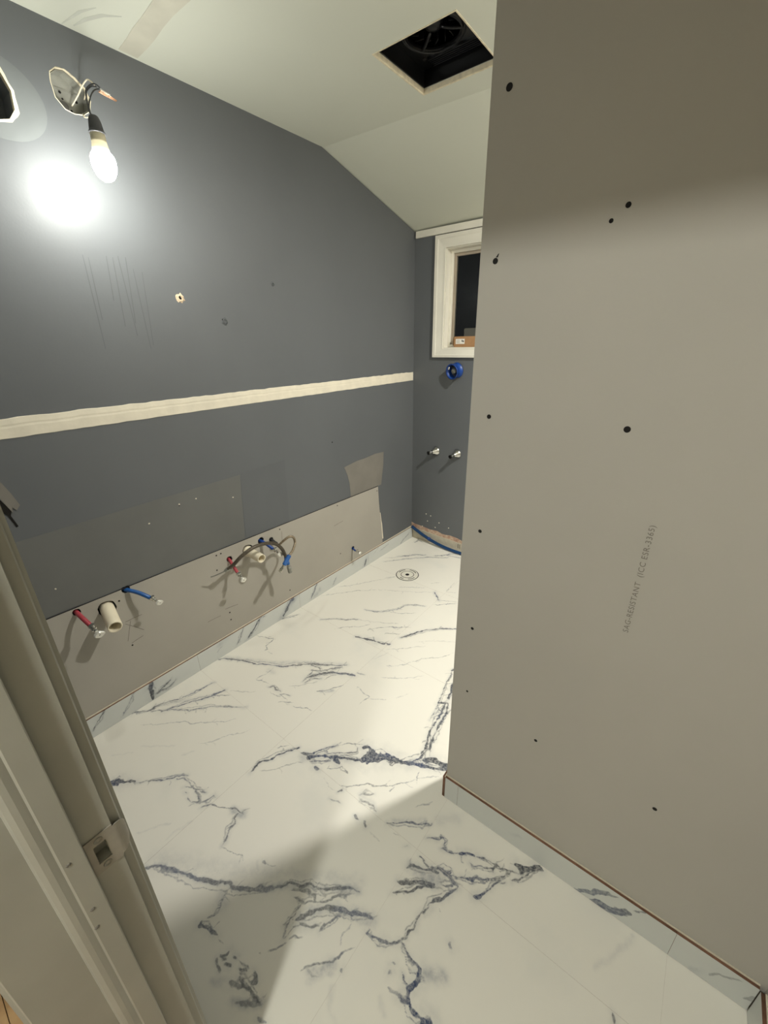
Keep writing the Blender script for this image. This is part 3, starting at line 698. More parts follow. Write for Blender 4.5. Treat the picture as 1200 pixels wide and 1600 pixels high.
# taped joint and smudges on the ceiling
bm = bmesh.new(); e0 = []; e1 = []
for k in range(31):
    x = .012 + 1.9 * k / 30; e0.append((x, .822 - .03 * min(1, x / .3) + .006 * (rnd.random() - .5))); e1.append((x, .874 - .02 * min(1, x / .3) + .006 * (rnd.random() - .5)))
prism(bm, [(x, y, ZC - .0012) for x, y in e0 + e1[::-1]], (0, 0, .0012)); obj('joint_tape', bm, M['tape'], ceiling)
for pts, wd in ((((115, 40), (135, 30), (160, 24), (190, 26)), .012), (((95, 38), (125, 18), (150, 12)), .009), (((188, 78), (205, 57), (222, 38), (240, 12)), .003), (((232, 56), (244, 44)), .003)):
    P = [at(x, y, 'z', ZC) for x, y in pts]; bm = bmesh.new(); L0 = []; R0 = []
    for i, p in enumerate(P):
        d = (P[min(i + 1, len(P) - 1)] - P[max(i - 1, 0)]).normalized(); nn = Vector((-d.y, d.x, 0)); q = wd * (1 if 0 < i < len(P) - 1 else .25) * .5
        L0.append(p + nn * q); R0.append(p - nn * q)
    prism(bm, [Vector((v.x, v.y, ZC - .0004)) for v in L0 + R0[::-1]], (0, 0, .0004)); obj('scuff_mark', bm, M['smudge'] if wd > .005 else M['taupe'], ceiling)

# ------------------------------------------------------------------ tile skirtings
def skirting(name, axis, face, back, a0, a1, joints, z1, veins, cf):
    root = empty(name, (face if axis == 'x' else (a0 + a1) / 2, face if axis == 'y' else (a0 + a1) / 2, 0)); tag(root, kind='structure')
    cutsL = [a0] + joints + [a1]
    for p, q in zip(cutsL, cutsL[1:]):
        th = abs(face - back); sgn = 1 if back > face else -1
        if axis == 'x': pl = lambda a, b, d: (np.zeros_like(a) + face + sgn * d, a, b)
        else: pl = lambda a, b, d: (a, np.zeros_like(a) + face + sgn * d, b)
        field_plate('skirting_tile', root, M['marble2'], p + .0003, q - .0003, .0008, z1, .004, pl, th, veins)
    bm = bmesh.new()
    if axis == 'x': box(bm, *sorted((back + (back - face) * -cf, back + (back - face) * .02)), a0, a1, z1 + .0002, z1 + .0042, bev=.001)
    else: box(bm, a0, a1, *sorted((back + (back - face) * -cf, back + (back - face) * .02)), z1 + .0002, z1 + .0042, bev=.001)
    obj('caulk_bead', bm, M['caulk'], root)
    return root
LV = enrich(to_plane('x', 0.013, {1: [(5, .85, 0, [(20,330),(60,260),(105,185)]), (3.4, .7, 0, [(210,230),(250,150),(295,70)]), (13, 1, 0, [(380,10),(385,80),(400,125)]), (6, .9, 0, [(410,105),(450,70),(500,15)]), (4, .8, 0, [(420,100),(480,60),(545,0)])],
     3: [(8, 1, 0, [(230,195),(290,100),(345,20)]), (3.4, .8, 0, [(145,245),(180,170),(205,95)]), (4, .8, 0, [(345,20),(370,5)]), (30, .4, 1, [(20,230),(60,190),(100,150)]), (3, .5, 0, [(0,290),(40,240)])],
     2: [(40, .6, 1, [(80,265),(120,190),(180,110)]), (12, .9, 0, [(95,245),(130,170),(150,140)]), (6, .9, 0, [(265,145),(285,90),(300,50)]), (26, .5, 1, [(285,130),(320,80)]), (4, .8, 0, [(400,55),(425,5)])],
     11: [(10, .9, 0, [(515,1465),(545,1375)]), (2.6, .6, 0, [(620,1330),(690,1230)]), (4, .8, 0, [(945,1190),(1050,1060)]), (3.4, .6, 0, [(700,1285),(800,1200)]), (8, .3, 1, [(370,1450),(420,1400)])]}), 8)
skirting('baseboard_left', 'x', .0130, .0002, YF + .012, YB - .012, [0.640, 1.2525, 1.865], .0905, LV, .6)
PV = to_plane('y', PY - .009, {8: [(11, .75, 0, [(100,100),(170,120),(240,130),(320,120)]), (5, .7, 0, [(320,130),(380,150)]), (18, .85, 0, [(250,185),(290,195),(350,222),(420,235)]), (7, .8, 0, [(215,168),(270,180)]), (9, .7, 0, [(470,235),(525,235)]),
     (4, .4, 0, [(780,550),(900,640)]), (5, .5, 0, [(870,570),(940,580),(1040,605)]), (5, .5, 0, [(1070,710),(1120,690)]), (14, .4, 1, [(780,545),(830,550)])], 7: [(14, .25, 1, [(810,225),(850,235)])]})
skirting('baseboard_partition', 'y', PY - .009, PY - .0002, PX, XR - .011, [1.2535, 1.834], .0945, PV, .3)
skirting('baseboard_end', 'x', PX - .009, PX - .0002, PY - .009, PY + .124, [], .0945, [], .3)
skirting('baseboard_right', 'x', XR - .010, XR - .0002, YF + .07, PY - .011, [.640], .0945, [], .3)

# ------------------------------------------------------------------ door frame
door = empty('door_1', ((JX0 + JX1) / 2, 0, 0)); tag(door, kind='structure')
def jamb_side(s, xf):
    X = lambda a, b_: sorted((xf + s * a, xf + s * b_))
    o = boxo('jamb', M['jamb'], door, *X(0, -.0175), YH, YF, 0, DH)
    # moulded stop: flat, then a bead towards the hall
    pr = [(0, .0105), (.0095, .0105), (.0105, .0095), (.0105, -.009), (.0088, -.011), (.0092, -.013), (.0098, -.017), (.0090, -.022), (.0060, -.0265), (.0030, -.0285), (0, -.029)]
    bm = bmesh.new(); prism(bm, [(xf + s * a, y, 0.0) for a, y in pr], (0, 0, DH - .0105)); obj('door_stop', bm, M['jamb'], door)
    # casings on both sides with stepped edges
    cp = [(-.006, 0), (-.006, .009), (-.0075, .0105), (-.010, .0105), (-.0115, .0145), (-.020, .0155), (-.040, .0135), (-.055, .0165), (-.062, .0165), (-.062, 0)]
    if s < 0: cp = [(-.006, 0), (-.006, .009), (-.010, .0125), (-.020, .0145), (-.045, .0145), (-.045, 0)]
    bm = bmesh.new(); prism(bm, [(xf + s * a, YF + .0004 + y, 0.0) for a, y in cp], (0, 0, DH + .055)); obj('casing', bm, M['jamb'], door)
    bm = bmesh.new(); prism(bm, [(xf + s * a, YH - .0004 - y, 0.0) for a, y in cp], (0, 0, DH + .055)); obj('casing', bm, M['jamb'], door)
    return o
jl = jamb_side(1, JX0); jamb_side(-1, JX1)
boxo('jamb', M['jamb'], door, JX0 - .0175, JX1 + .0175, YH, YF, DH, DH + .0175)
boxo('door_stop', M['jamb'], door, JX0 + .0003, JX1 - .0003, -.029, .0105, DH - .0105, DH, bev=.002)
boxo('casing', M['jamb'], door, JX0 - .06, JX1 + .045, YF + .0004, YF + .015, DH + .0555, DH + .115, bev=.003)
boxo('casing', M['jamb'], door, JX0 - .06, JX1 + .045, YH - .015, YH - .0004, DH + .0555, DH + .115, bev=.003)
# strike plate let into the rabbet, its lip bent round the edge
SZ0, SZ1, XJ = .834, .891, JX0
cut(jl, [(lambda b_: (box(b_, XJ - .014, XJ + .02, .0180, .0305, .849, .877), b_)[1])(bmesh.new())])
bm = bmesh.new(); box(bm, XJ + .0002, XJ + .0016, .0112, .0400, SZ0, SZ1)
plate = obj('strike_plate', bm, mat('painted_strike', lin(168, 162, 150), 0.35, 0.2, var=0.08, scale=40), door)
bm = bmesh.new(); box(bm, XJ - .02, XJ + .02, .0175, .0310, .8485, .8775); cut(plate, [bm])
bm = bmesh.new(); lp = []
for k in range(9):
    t = k / 8; y = .0398 + .0135 * t; x = XJ + .0009 - .0075 * t * t
    lp.append((x, y))
a = []
for (x, y), h in zip(lp, (.0285, .0283, .028, .0275, .0265, .025, .0225, .019, .013)):
    a.append([bm.verts.new((x + q, y, .8625 + s_ * h * .9)) for q in (-.0007, .0007) for s_ in (-1, 1)])
for p, q in zip(a, a[1:]):
    for i, j in ((0, 1), (1, 3), (3, 2), (2, 0)): bm.faces.new((p[i], p[j], q[j], q[i]))
obj('lip', bm, plate.data.materials[0], plate, smooth=False)
for z in (.8835, .8420):
    bm = bmesh.new(); lathe(bm, (XJ + .0015, .0245, z), (1, 0, 0), [(0, .0046), (.0008, .0040), (.0002, .0022), (-.0002, 0)], 14); obj('screw', bm, M['steel'], plate)
for px, py in ((107, 1352), (145, 1421), (152, 1449)):
    p = at(px, py, 'x', JX0 + .0106); bm = bmesh.new(); lathe(bm, (JX0 + .0105, p.y, p.z), (1, 0, 0), [(0, .003), (.0008, .0015), (.0008, 0)], 6); obj('paint_chip', bm, M['taupe'], door)

# ------------------------------------------------------------------ window
win = empty('window_1', ((WX0 + WX1) / 2, YB, WZ0)); tag(win, kind='structure')
def casing_piece(a, b_, c, d_):
    """bevelled board whose face runs from outer edge a-b to inner edge d-c (x, z)"""
    bm = bmesh.new(); Y0, Y1, Y2 = YB - .0004, YB - .017, YB - .010
    o0, o1, i1, i0 = [Vector(q) for q in (a, b_, c, d_)]
    prof = [(0, Y0), (0, Y1), (.25, Y1), (.35, Y1 + .003), (.8, Y2), (1, Y2), (1, Y0)]
    A = [bm.verts.new((o0.x + (i0.x - o0.x) * t, y, o0.y + (i0.y - o0.y) * t)) for t, y in prof]
    B = [bm.verts.new((o1.x + (i1.x - o1.x) * t, y, o1.y + (i1.y - o1.y) * t)) for t, y in prof]
    n = len(prof)
    for i in range(n): bm.faces.new((A[i], B[i], B[(i + 1) % n], A[(i + 1) % n]))
    bm.faces.new(A); bm.faces.new(B[::-1])
    return obj('window_casing', bm, M['white'], win)
ox0, ox1, oz0, oz1 = .151, .765, 1.312, 1.966
ix0, ix1, iz0, iz1 = WX0 + .002, WX1 - .002, WZ0 + .002, WZ1 - .002
casing_piece((ox0, oz1), (ox0, oz0), (ix0, iz0), (ix0, iz1)); casing_piece((ox1, oz0), (ox1, oz1), (ix1, iz1), (ix1, iz0))
casing_piece((ox0, oz0), (ox1, oz0), (ix1, iz0), (ix0, iz0)); casing_piece((ox1, oz1), (ox0, oz1), (ix0, iz1), (ix1, iz1))
RY = YB + .075
for a in ((WX0, WX0 + .008, YB + .001, RY, WZ0, WZ1), (WX1 - .008, WX1, YB + .001, RY, WZ0, WZ1), (WX0 + .008, WX1 - .008, YB + .001, RY, WZ1 - .008, WZ1), (WX0 + .008, WX1 - .008, YB + .001, RY, WZ0, WZ0 + .008)):
    boxo('window_reveal', M['white'], win, *a)
def fr(nm, m, x0, x1, z0, z1, y0, y1, t):
    for a in ((x0, x0 + t, y0, y1, z0, z1), (x1 - t, x1, y0, y1, z0, z1), (x0 + t, x1 - t, y0, y1, z1 - t, z1), (x0 + t, x1 - t, y0, y1, z0, z0 + t)): boxo(nm, m, win, *a, bev=.0015)
fr('window_frame', M['white'], WX0 + .009, WX1 - .009, WZ0 + .009, WZ1 - .009, YB + .045, YB + .075, .016)
fr('window_sash', M['sash'], WX0 + .026, WX1 - .026, WZ0 + .026, WZ1 - .026, YB + .056, YB + .078, .014)
boxo('window_pane', M['glass'], win, WX0 + .041, WX1 - .041, YB + .066, YB + .070, WZ0 + .041, WZ1 - .041)

# cardboard box with a shipping label on the sill
SX, SY, SZ = .292, YB + .004, WZ0 + .0085
cb = empty('cardboard_box', (SX + .09, SY + .02, SZ)); tag(cb, 'small brown cardboard box with white label on the window sill', 'box')
boxo('carton', M['card'], cb, SX, SX + .19, SY, SY + .038, SZ, SZ + .060, bev=.0012)
boxo('flap', M['card'], cb, SX - .012, SX, SY + .010, SY + .013, SZ + .008, SZ + .056)
lb = boxo('label', M['paper'], cb, SX + .012, SX + .072, SY - .0006, SY - .0001, SZ + .018, SZ + .046)
for k in range(4): boxo('print_line', M['ink'], lb, SX + .016, SX + .042 - .005 * (k % 2), SY - .0009, SY - .0006, SZ + .023 + .005 * k, SZ + .0245 + .005 * k)
boxo('print_block', M['darkink'], lb, SX + .052, SX + .058, SY - .0009, SY - .0006, SZ + .030, SZ + .040); boxo('print_block', M['darkink'], lb, SX + .060, SX + .067, SY - .0009, SY - .0006, SZ + .028, SZ + .037)
tub = empty('plastic_tub', (SX + .10, SY + .045, SZ)); tag(tub, 'grey translucent plastic tub peeping up behind the cardboard box', 'tub')
bm = bmesh.new(); box(bm, SX + .050, SX + .150, SY + .0395, SY + .0405, SZ, SZ + .102, bev=.0004)
bm.free()
bm = bmesh.new(); r_ = .012; zt = SZ + .104; x0_, x1_ = SX + .045, SX + .155
pts = [(x0_ + .004, SZ), (x1_ - .004, SZ)] + [(x1_ - r_ + r_ * math.cos(t), zt - r_ + r_ * math.sin(t)) for t in [math.pi / 2 * k / 5 for k in range(6)]] + [(x0_ + r_ + r_ * math.cos(t), zt - r_ + r_ * math.sin(t)) for t in [math.pi / 2 + math.pi / 2 * k / 5 for k in range(6)]]
prism(bm, [(x, SY + .0385, z) for x, z in pts], (0, .0015, 0)); obj('tub_wall', bm, M['plasticmilk'], tub)
bm = bmesh.new(); tube(bm, [(x, SY + .0392, z) for x, z in pts[2:]], .0014, 6, 2); obj('tub_rim', bm, M['plasticmilk'], tub)

# ------------------------------------------------------------------ ceiling fan housing
fan = empty('exhaust_fan', ((FX0 + FX1) / 2, (FY0 + FY1) / 2, ZC + .14)); tag(fan, 'black open exhaust fan housing in the square ceiling opening', 'fan')
g0 = .003
bm = bmesh.new()
for a in ((FX0 + g0, FX0 + g0 + .003, FY0 + g0, FY1 - g0, ZC + .014, ZC + .15), (FX1 - g0 - .003, FX1 - g0, FY0 + g0, FY1 - g0, ZC + .014, ZC + .15),
          (FX0 + g0, FX1 - g0, FY0 + g0, FY0 + g0 + .003, ZC + .014, ZC + .15), (FX0 + g0, FX1 - g0, FY1 - g0 - .003, FY1 - g0, ZC + .014, ZC + .15)): box(bm, *a)
obj('housing', bm, M['black'], fan)
mid = ((FX0 + FX1) / 2 - .012, (FY0 + FY1) / 2 - .01)
bm = bmesh.new(); box(bm, FX0 + .006, FX1 - .006, FY0 + .006, FY1 - .006, ZC + .060, ZC + .066)
plate2 = obj('blower_plate', bm, M['black'], fan)
bm = bmesh.new(); lathe(bm, (*mid, ZC + .03), (0, 0, 1), [(0, .082), (.2, .082)], 36, True, True); cut(plate2, [bm])
boxo('housing_top', M['black'], fan, FX0 + .006, FX1 - .006, FY0 + .006, FY1 - .006, ZC + .145, ZC + .149)
for rr, zz in ((.086, .055), (.095, .059)):
    bm = bmesh.new(); lathe(bm, (*mid, ZC + zz), (0, 0, 1), [(0, rr), (-.003, rr + .002), (0, rr + .005)], 40); obj('inlet_ring', bm, M['black'], plate2, True)
bl = None
for k in range(14):
    t = 6.2832 * k / 14; bm = bmesh.new()
    pts = []
    for q in range(5):
        u = q / 4; r_ = .052 + .024 * u; tt = t + .25 * u; pts.append((mid[0] + r_ * math.cos(tt), mid[1] + r_ * math.sin(tt)))
    for (x, y), (x2, y2) in zip(pts, pts[1:]):
        d = Vector((x2 - x, y2 - y)).normalized(); n_ = (-d.y * .0007, d.x * .0007)
        prism(bm, [(x - n_[0], y - n_[1], ZC + .068), (x2 - n_[0], y2 - n_[1], ZC + .068), (x2 + n_[0], y2 + n_[1], ZC + .068), (x + n_[0], y + n_[1], ZC + .068)], (0, 0, .06))
    obj('blade', bm, M['black'], fan)
bm = bmesh.new(); lathe(bm, (*mid, ZC + .145), (0, 0, -1), [(0, .050), (.012, .050), (.020, .034), (.060, .030), (.074, .024), (.078, .010), (.078, 0)], 28); obj('motor', bm, M['black'], fan, True)
for k in range(3):
    t = 6.2832 * k / 3 + .4; c_ = Vector((math.cos(t), math.sin(t), 0)); bm = bmesh.new()
    tube(bm, [Vector((*mid, ZC + .070)) + c_ * .022, Vector((*mid, ZC + .062)) + c_ * .055, Vector((*mid, ZC + .058)) + c_ * .092], .0045, 8, 3); obj('bracket_arm', bm, M['black'], fan, True)
for k, (dx, dy) in enumerate(((-.10, .08), (.115, -.10), (.10, .118), (-.115, -.112))):
    bm = bmesh.new(); lathe(bm, ((FX0 + FX1) / 2 + dx, (FY0 + FY1) / 2 + dy, ZC + .060), (0, 0, -1), [(0, .007), (.004, .0065), (.005, .003), (.003, 0)], 12); obj('screw', bm, M['chrome'] if k == 1 else M['screw'], fan)
for k in range(5): boxo('rib', M['black'], fan, FX0 + .05, FX1 - .03, FY1 - .022 - .009 * k, FY1 - .019 - .009 * k, ZC + .052, ZC + .060)
for k in range(5): boxo('moulded_letter', mat('moulded_grey', lin(90, 90, 92), .5) if k == 0 else bpy.data.materials['moulded_grey'], fan, FX1 - .040 + .005 * (k % 2), FX1 - .028, FY0 + .112 + .014 * k, FY0 + .117 + .014 * k, ZC + .0592, ZC + .060)

# ------------------------------------------------------------------ electrical box, wires and bulb on the left wall
jb = empty('junction_box', (-.03, .665, 2.02)); tag(jb, 'grey metal junction box with loose wires set in the grey wall', 'electrical box')
def shrink(pts, f_):
    cy = sum(p[0] for p in pts) / len(pts); cz = sum(p[1] for p in pts) / len(pts)
    return [(cy + (y - cy) * f_, cz + (z - cz) * f_) for y, z in pts]
BI = shrink(BOX, .955)
bm = yz_poly(BI, -.044, -.041); bp_ = obj('back_plate', bm, M['steel'], jb)
bm = bmesh.new(); n = len(BI); o_ = [bm.verts.new((-.041, *p)) for p in BI]; i_ = [bm.verts.new((-.006, *p)) for p in BI]
for k in range(n): bm.faces.new((o_[k], o_[(k + 1) % n], i_[(k + 1) % n], i_[k]))
sh = obj('side_wall', bm, M['steel'], jb); sm = sh.modifiers.new('thick', 'SOLIDIFY'); sm.thickness = .0015
for (y, z, r) in ((.652, 2.072, .0035), (.655, 2.058, .0025), (.640, 2.045, .003), (.672, 2.036, .003), (.655, 2.026, .0025), (.690, 2.062, .004)):
    obj('screw_hole', cyl_x(y, z, r, -.0412, -.0402, 10), M['dark'], bp_)
obj('knockout', cyl_x(.655, 2.042, .012, -.0412, -.0398, 20), mat('knockout_steel', lin(112, 112, 110), .5, .6), bp_)
bm = bmesh.new(); box(bm, -.040, -.0385, .640, .700, 2.078, 2.080); obj('cable_clamp', bm, M['steel'], jb)
zz = lambda x, y, X: at(60 + x / 7.275, 80 + y / 7.275, 'x', X)
bm = bmesh.new(); tube(bm, [zz(380, 625, -.030), zz(450, 500, -.005), zz(500, 390, .025), zz(550, 325, .045), zz(590, 340, .050), zz(640, 385, .055)], .0018, 8); obj('white_wire', bm, M['wirewhite'], jb, True)
bm = bmesh.new(); tube(bm, [zz(500, 390, .020), zz(525, 430, .022), zz(535, 480, .018), zz(520, 560, -.03)], .0016, 8); obj('white_wire', bm, M['wirewhite'], jb, True)
bm = bmesh.new(); tube(bm, [zz(505, 715, -.015), zz(520, 745, .010), zz(550, 755, .020), zz(590, 745, .04)], .0018, 8); obj('white_wire', bm, M['wirewhite'], jb, True)
bm = bmesh.new(); tube(bm, [zz(700, 425, .064), zz(760, 465, .068), zz(820, 500, .072)], .0028, 8); obj('grey_sheath', bm, M['steel'], jb, True)
for k, (dx, dy) in enumerate(((0, 0), (8, -10), (-10, 8))):
    bm = bmesh.new(); tube(bm, [zz(690 + dx, 450 + dy, .066), zz(760 + dx, 492 + dy, .069), zz(890 + dx * .5, 568 + dy * .5, .074)], .0010, 6, 3); obj('copper_strand', bm, M['copper'], jb, True)

BX, BY, BT, BS = .200, .6235, 1.951, .93
for path in ([(BX, BY + .001, BT - .004), zz(578, 690, .165), zz(560, 600, .130), zz(545, 530, .100), zz(540, 440, .080), zz(590, 380, .064), zz(650, 375, .062), zz(705, 420, .064)],
             [(BX + .001, BY - .002, BT - .004), zz(585, 680, .160), zz(577, 590, .120), zz(602, 490, .090), zz(640, 440, .072), zz(690, 428, .064)],
             [zz(545, 560, .060), zz(545, 500, .070), zz(550, 450, .066), zz(600, 400, .060), zz(660, 405, .062)]):
    bm = bmesh.new(); tube(bm, path, .0017, 8); obj('black_wire', bm, M['wire'], jb, True)
hb = empty('hanging_light_bulb', (BX, BY, BT - .14)); tag(hb, 'lit bare bulb hanging from a dark socket on wires', 'light bulb')
sc = lambda P: [(t * BS, r_ * BS) for t, r_ in P]
bm = bmesh.new(); lathe(bm, (BX, BY, BT), (0, 0, -1), sc([(0, 0), (.0005, .0085), (.003, .0115), (.012, .0150), (.030, .0178), (.0365, .0185), (.037, .0208), (.0405, .0208), (.0405, .015)]), 28); obj('socket', bm, M['socket'], hb, True)
bm = bmesh.new(); lathe(bm, (BX, BY, BT - .0405 * BS), (0, 0, -1), sc([(0, .016), (.0005, .0185), (.020, .0192), (.034, .0212), (.0425, .0235), (.0425, .018)]), 32); obj('bulb_body', bm, M['bulbbody'], hb, True)
prof = [(0, .0232), (.004, .0268)]
for k in range(1, 13):
    t = math.pi * (.36 + .64 * k / 12); prof.append((.004 + (math.cos(math.pi * .36) - math.cos(t)) * .044, .0315 * math.sin(t) if k < 12 else 0))
bm = bmesh.new(); lathe(bm, (BX, BY, BT - .083 * BS), (0, 0, -1), sc(prof), 32); dome = obj('bulb_dome', bm, M['bulb'], hb, True)

# ------------------------------------------------------------------ plumbing on the left wall
def angle_stop(root, pos, d, s=1.0, handle=True):
    """small chrome stop valve: nut, body, outlet nipple, oval handle"""
    d = Vector(d).normalized()
    bm = bmesh.new(); lathe(bm, pos - d * .012 * s, d, [(0, .0085 * s), (.001 * s, .0105 * s), (.010 * s, .0105 * s), (.011 * s, .009 * s), (.024 * s, .009 * s), (.026 * s, .006 * s), (.034 * s, .0055 * s)], 12, True, True)
    body = obj('valve_body', bm, M['chrome'], root)
    up = Vector((0.15, -.1, 1)).normalized()
    bm = bmesh.new(); lathe(bm, pos + d * .006 * s, up, [(0, .006 * s), (.012 * s, .006 * s), (.0125 * s, .0078 * s), (.020 * s, .0078 * s), (.0205 * s, .005 * s)], 12, False, True); obj('outlet', bm, M['chrome'], body)
    if handle:
        hp = pos + d * .034 * s; u, v = frame(d); bm = bmesh.new()
        n = 28; rr = []
        for dz, sc in ((0, .9), (.002 * s, 1.0), (.007 * s, 1.0), (.009 * s, .85)):
            rr.append([bm.verts.new(hp + d * dz + (Vector((0, 1, 0)) * math.cos(6.2832 * k / n) * .017 * s + Vector((0, 0, 1)) * math.sin(6.2832 * k / n) * .0105 * s * (1 + .12 * math.cos(4 * 6.2832 * k / n))) * sc) for k in range(n)])
        for a, c in zip(rr, rr[1:]):
            for k in range(n): bm.faces.new((a[k], c[k], c[(k + 1) % n], a[(k + 1) % n]))
        bm.faces.new(rr[0]); bm.faces.new(rr[-1][::-1]); obj('handle', bm, M['bright'], root)
        bm = bmesh.new(); lathe(bm, hp + d * .0085 * s, d, [(0, .0028 * s), (.001 * s, .0024 * s), (.0004 * s, 0)], 10); obj('handle_screw', bm, M['screw'], root)
def stub(name, label, hole, a, b_, m, s=1.0, r=.0078, X0=.045, X1=.085, cat='pipe stub'):
    y, z, _ = HOLES[hole]
    root = empty(name, (0, y, z)); tag(root, label, cat, 'water supply stubs on the left wall')
    P1 = at(*a, 'x', X0); P2 = at(*b_, 'x', X1)
    bm = bmesh.new(); tube(bm, [(-.06, y, z - .003), (-.005, y, z - .002), P1, P2], r, 12); obj('pipe', bm, m, root, True)
    angle_stop(root, P2 + (P2 - P1).normalized() * .010 * s, (P2 - P1) + Vector((.03, 0, -.005)), s)
    return root
stub('water_supply_stub', 'red supply stub with chrome stop valve beside the nearest white drain pipe', 'red1', (128, 965), (142, 978), M['red'], 1.0, X0=.045, X1=.085)
stub('water_supply_stub', 'long bright blue supply stub pointing right under the grey paint edge', 'blue1', (216, 926), (235, 934), M['blue'], .80, X0=.04, X1=.065)
stub('water_supply_stub', 'red supply stub with chrome valve crossed by the dark braided hose', 'red2', (366, 887), (372, 896), M['red'], .92, r=.0072, X0=.045, X1=.075)
stub('water_supply_stub', 'dark blue supply stub with chrome valve between the two braided hoses', 'blue2', (416, 850), (427, 858), M['navy'], .95, r=.008, X0=.035, X1=.065)
stub('water_supply_stub', 'tiny blue supply stub by itself low near the far corner', 'toilet', (554, 859.5), (557, 861), M['navy'], .72, r=.006, X0=.03, X1=.05)
bs = empty('capped_pipe_stub', (0, HOLES['black2'][0], HOLES['black2'][1])); tag(bs, 'short black pipe stub right of the dark blue supply stub', 'pipe stub')
y, z, _ = HOLES['black2']
bm = bmesh.new(); tube(bm, [(-.06, y, z), (0, y, z - .001), (.03, y + .003, z - .012)], .008, 12); obj('pipe', bm, M['wire'], bs, True)
bm = bmesh.new(); lathe(bm, (.03, y + .003, z - .012), (1, .1, -.4), [(0, .008), (.002, .0095), (.010, .0095), (.012, .006), (.012, 0)], 12); obj('end_cap', bm, M['wire'], bs, True)

def drain_stub(label, hole, tip, X, r, coupling=False):
    y, z, _ = HOLES[hole]; tp = at(*tip, 'x', X); st_ = Vector((-.06, y - (tp.y - y) * .0, z - .004)); d = (tp - Vector((0, y, z - .004)))
    d = d.normalized(); L_ = (tp - Vector((0, y, z - .004))).length
    root = empty('drain_pipe_stub', (0, y, z)); tag(root, label, 'drain pipe', 'white drain pipe stubs on the left wall')
    o_ = Vector((0, y, z - .004)) - d * .06
    bm = bmesh.new(); lathe(bm, o_, d, [(0, r), (L_ + .058, r), (L_ + .060, r - .001), (L_ + .060, r - .0042), (L_ + .058, r - .005), (0, r - .005)], 36); obj('pipe', bm, M['pvc'], root, True).data
    if coupling:
        bm = bmesh.new(); lathe(bm, o_ + d * .055, d, [(0, r + .004), (.016, r + .004), (.018, r + .001)], 36); obj('coupling', bm, M['pvc'], root, True)
    return root
drain_stub('thick white plastic drain stub next to the nearest red valve', 'pvc1', (180, 980), .115, .0235)
drain_stub('white plastic drain stub with a collar under the dark hose', 'pvc2', (409, 873), .115, .0215, True)
for o_ in [o for o in bpy.data.objects if o.name.startswith('pipe') and o.data and M['pvc'].name in [m.name for m in o.data.materials]]:
    pass

hz = lambda x, y, X: at(320 + x / 7.5, 820 + y / 7.5, 'x', X)
h1 = empty('braided_hose', tuple(hz(680, 225, .12))); tag(h1, 'dark flexible braided hose arching over the farther white drain pipe', 'hose')
bm = bmesh.new(); tube(bm, [hz(270, 520, .088), hz(330, 475, .100), hz(430, 370, .118), hz(560, 272, .128), hz(680, 226, .126), hz(780, 215, .120), hz(850, 235, .116), hz(905, 285, .116), hz(940, 350, .118), hz(962, 405, .120), hz(985, 480, .122)], .0084, 12); obj('hose', bm, M['rubber'], h1, True)
def fitting(nm, m, root, p, q, prof, n=10):
    L_ = (q - p).length; bm = bmesh.new(); lathe(bm, p, q - p, [(t * L_, r_) for t, r_ in prof], n, True, True); return obj(nm, bm, m, root)
fitting('end_nut', M['steel'], h1, hz(300, 500, .092), hz(235, 545, .079), [(0, .0090), (.1, .0108), (.65, .0108), (.7, .008), (1, .008)], 8)
bm = bmesh.new(); tube(bm, [hz(240, 541, .080), hz(180, 570, .070), hz(110, 600, .056), hz(70, 612, .048)], .0028, 8); obj('end_tail', bm, M['steel'], h1, True)
fitting('end_nut', M['steel'], h1, hz(978, 455, .122), hz(1003, 560, .124), [(0, .0090), (.35, .0092), (.4, .0115), (.95, .0115), (1, .008)], 8)
fitting('blue_band', M['blue'], h1, hz(950, 378, .120), hz(976, 462, .122), [(0, .0088), (.05, .0102), (.95, .0102), (1, .0088)], 14)
h2 = empty('braided_hose', tuple(hz(1045, 160, .11))); tag(h2, 'light brown braided hose looping down to a blue fitting', 'hose')
bm = bmesh.new(); tube(bm, [hz(868, 240, .078), hz(925, 185, .095), hz(990, 140, .108), hz(1040, 150, .116), hz(1056, 215, .122), hz(1030, 300, .140), hz(1000, 345, .150), hz(985, 375, .154)], .0060, 12); obj('hose', bm, M['hose2'], h2, True)
fitting('blue_fitting', M['blue'], h2, hz(992, 355, .153), hz(928, 475, .158), [(0, .0070), (.05, .0110), (.9, .0110), (1, .008)], 14)
fitting('end_nut', M['chrome'], h2, hz(934, 464, .158), hz(880, 555, .162), [(0, .0066), (.5, .0066), (.55, .0088), (.95, .0088), (1, .006)], 10)
bm = bmesh.new(); p = hz(872, 236, .078); lathe(bm, p, hz(850, 262, .072) - p, [(0, .005), (.002, .0068), (.010, .0068)], 8, True, True); obj('end_nut', bm, M['chrome'], h2)

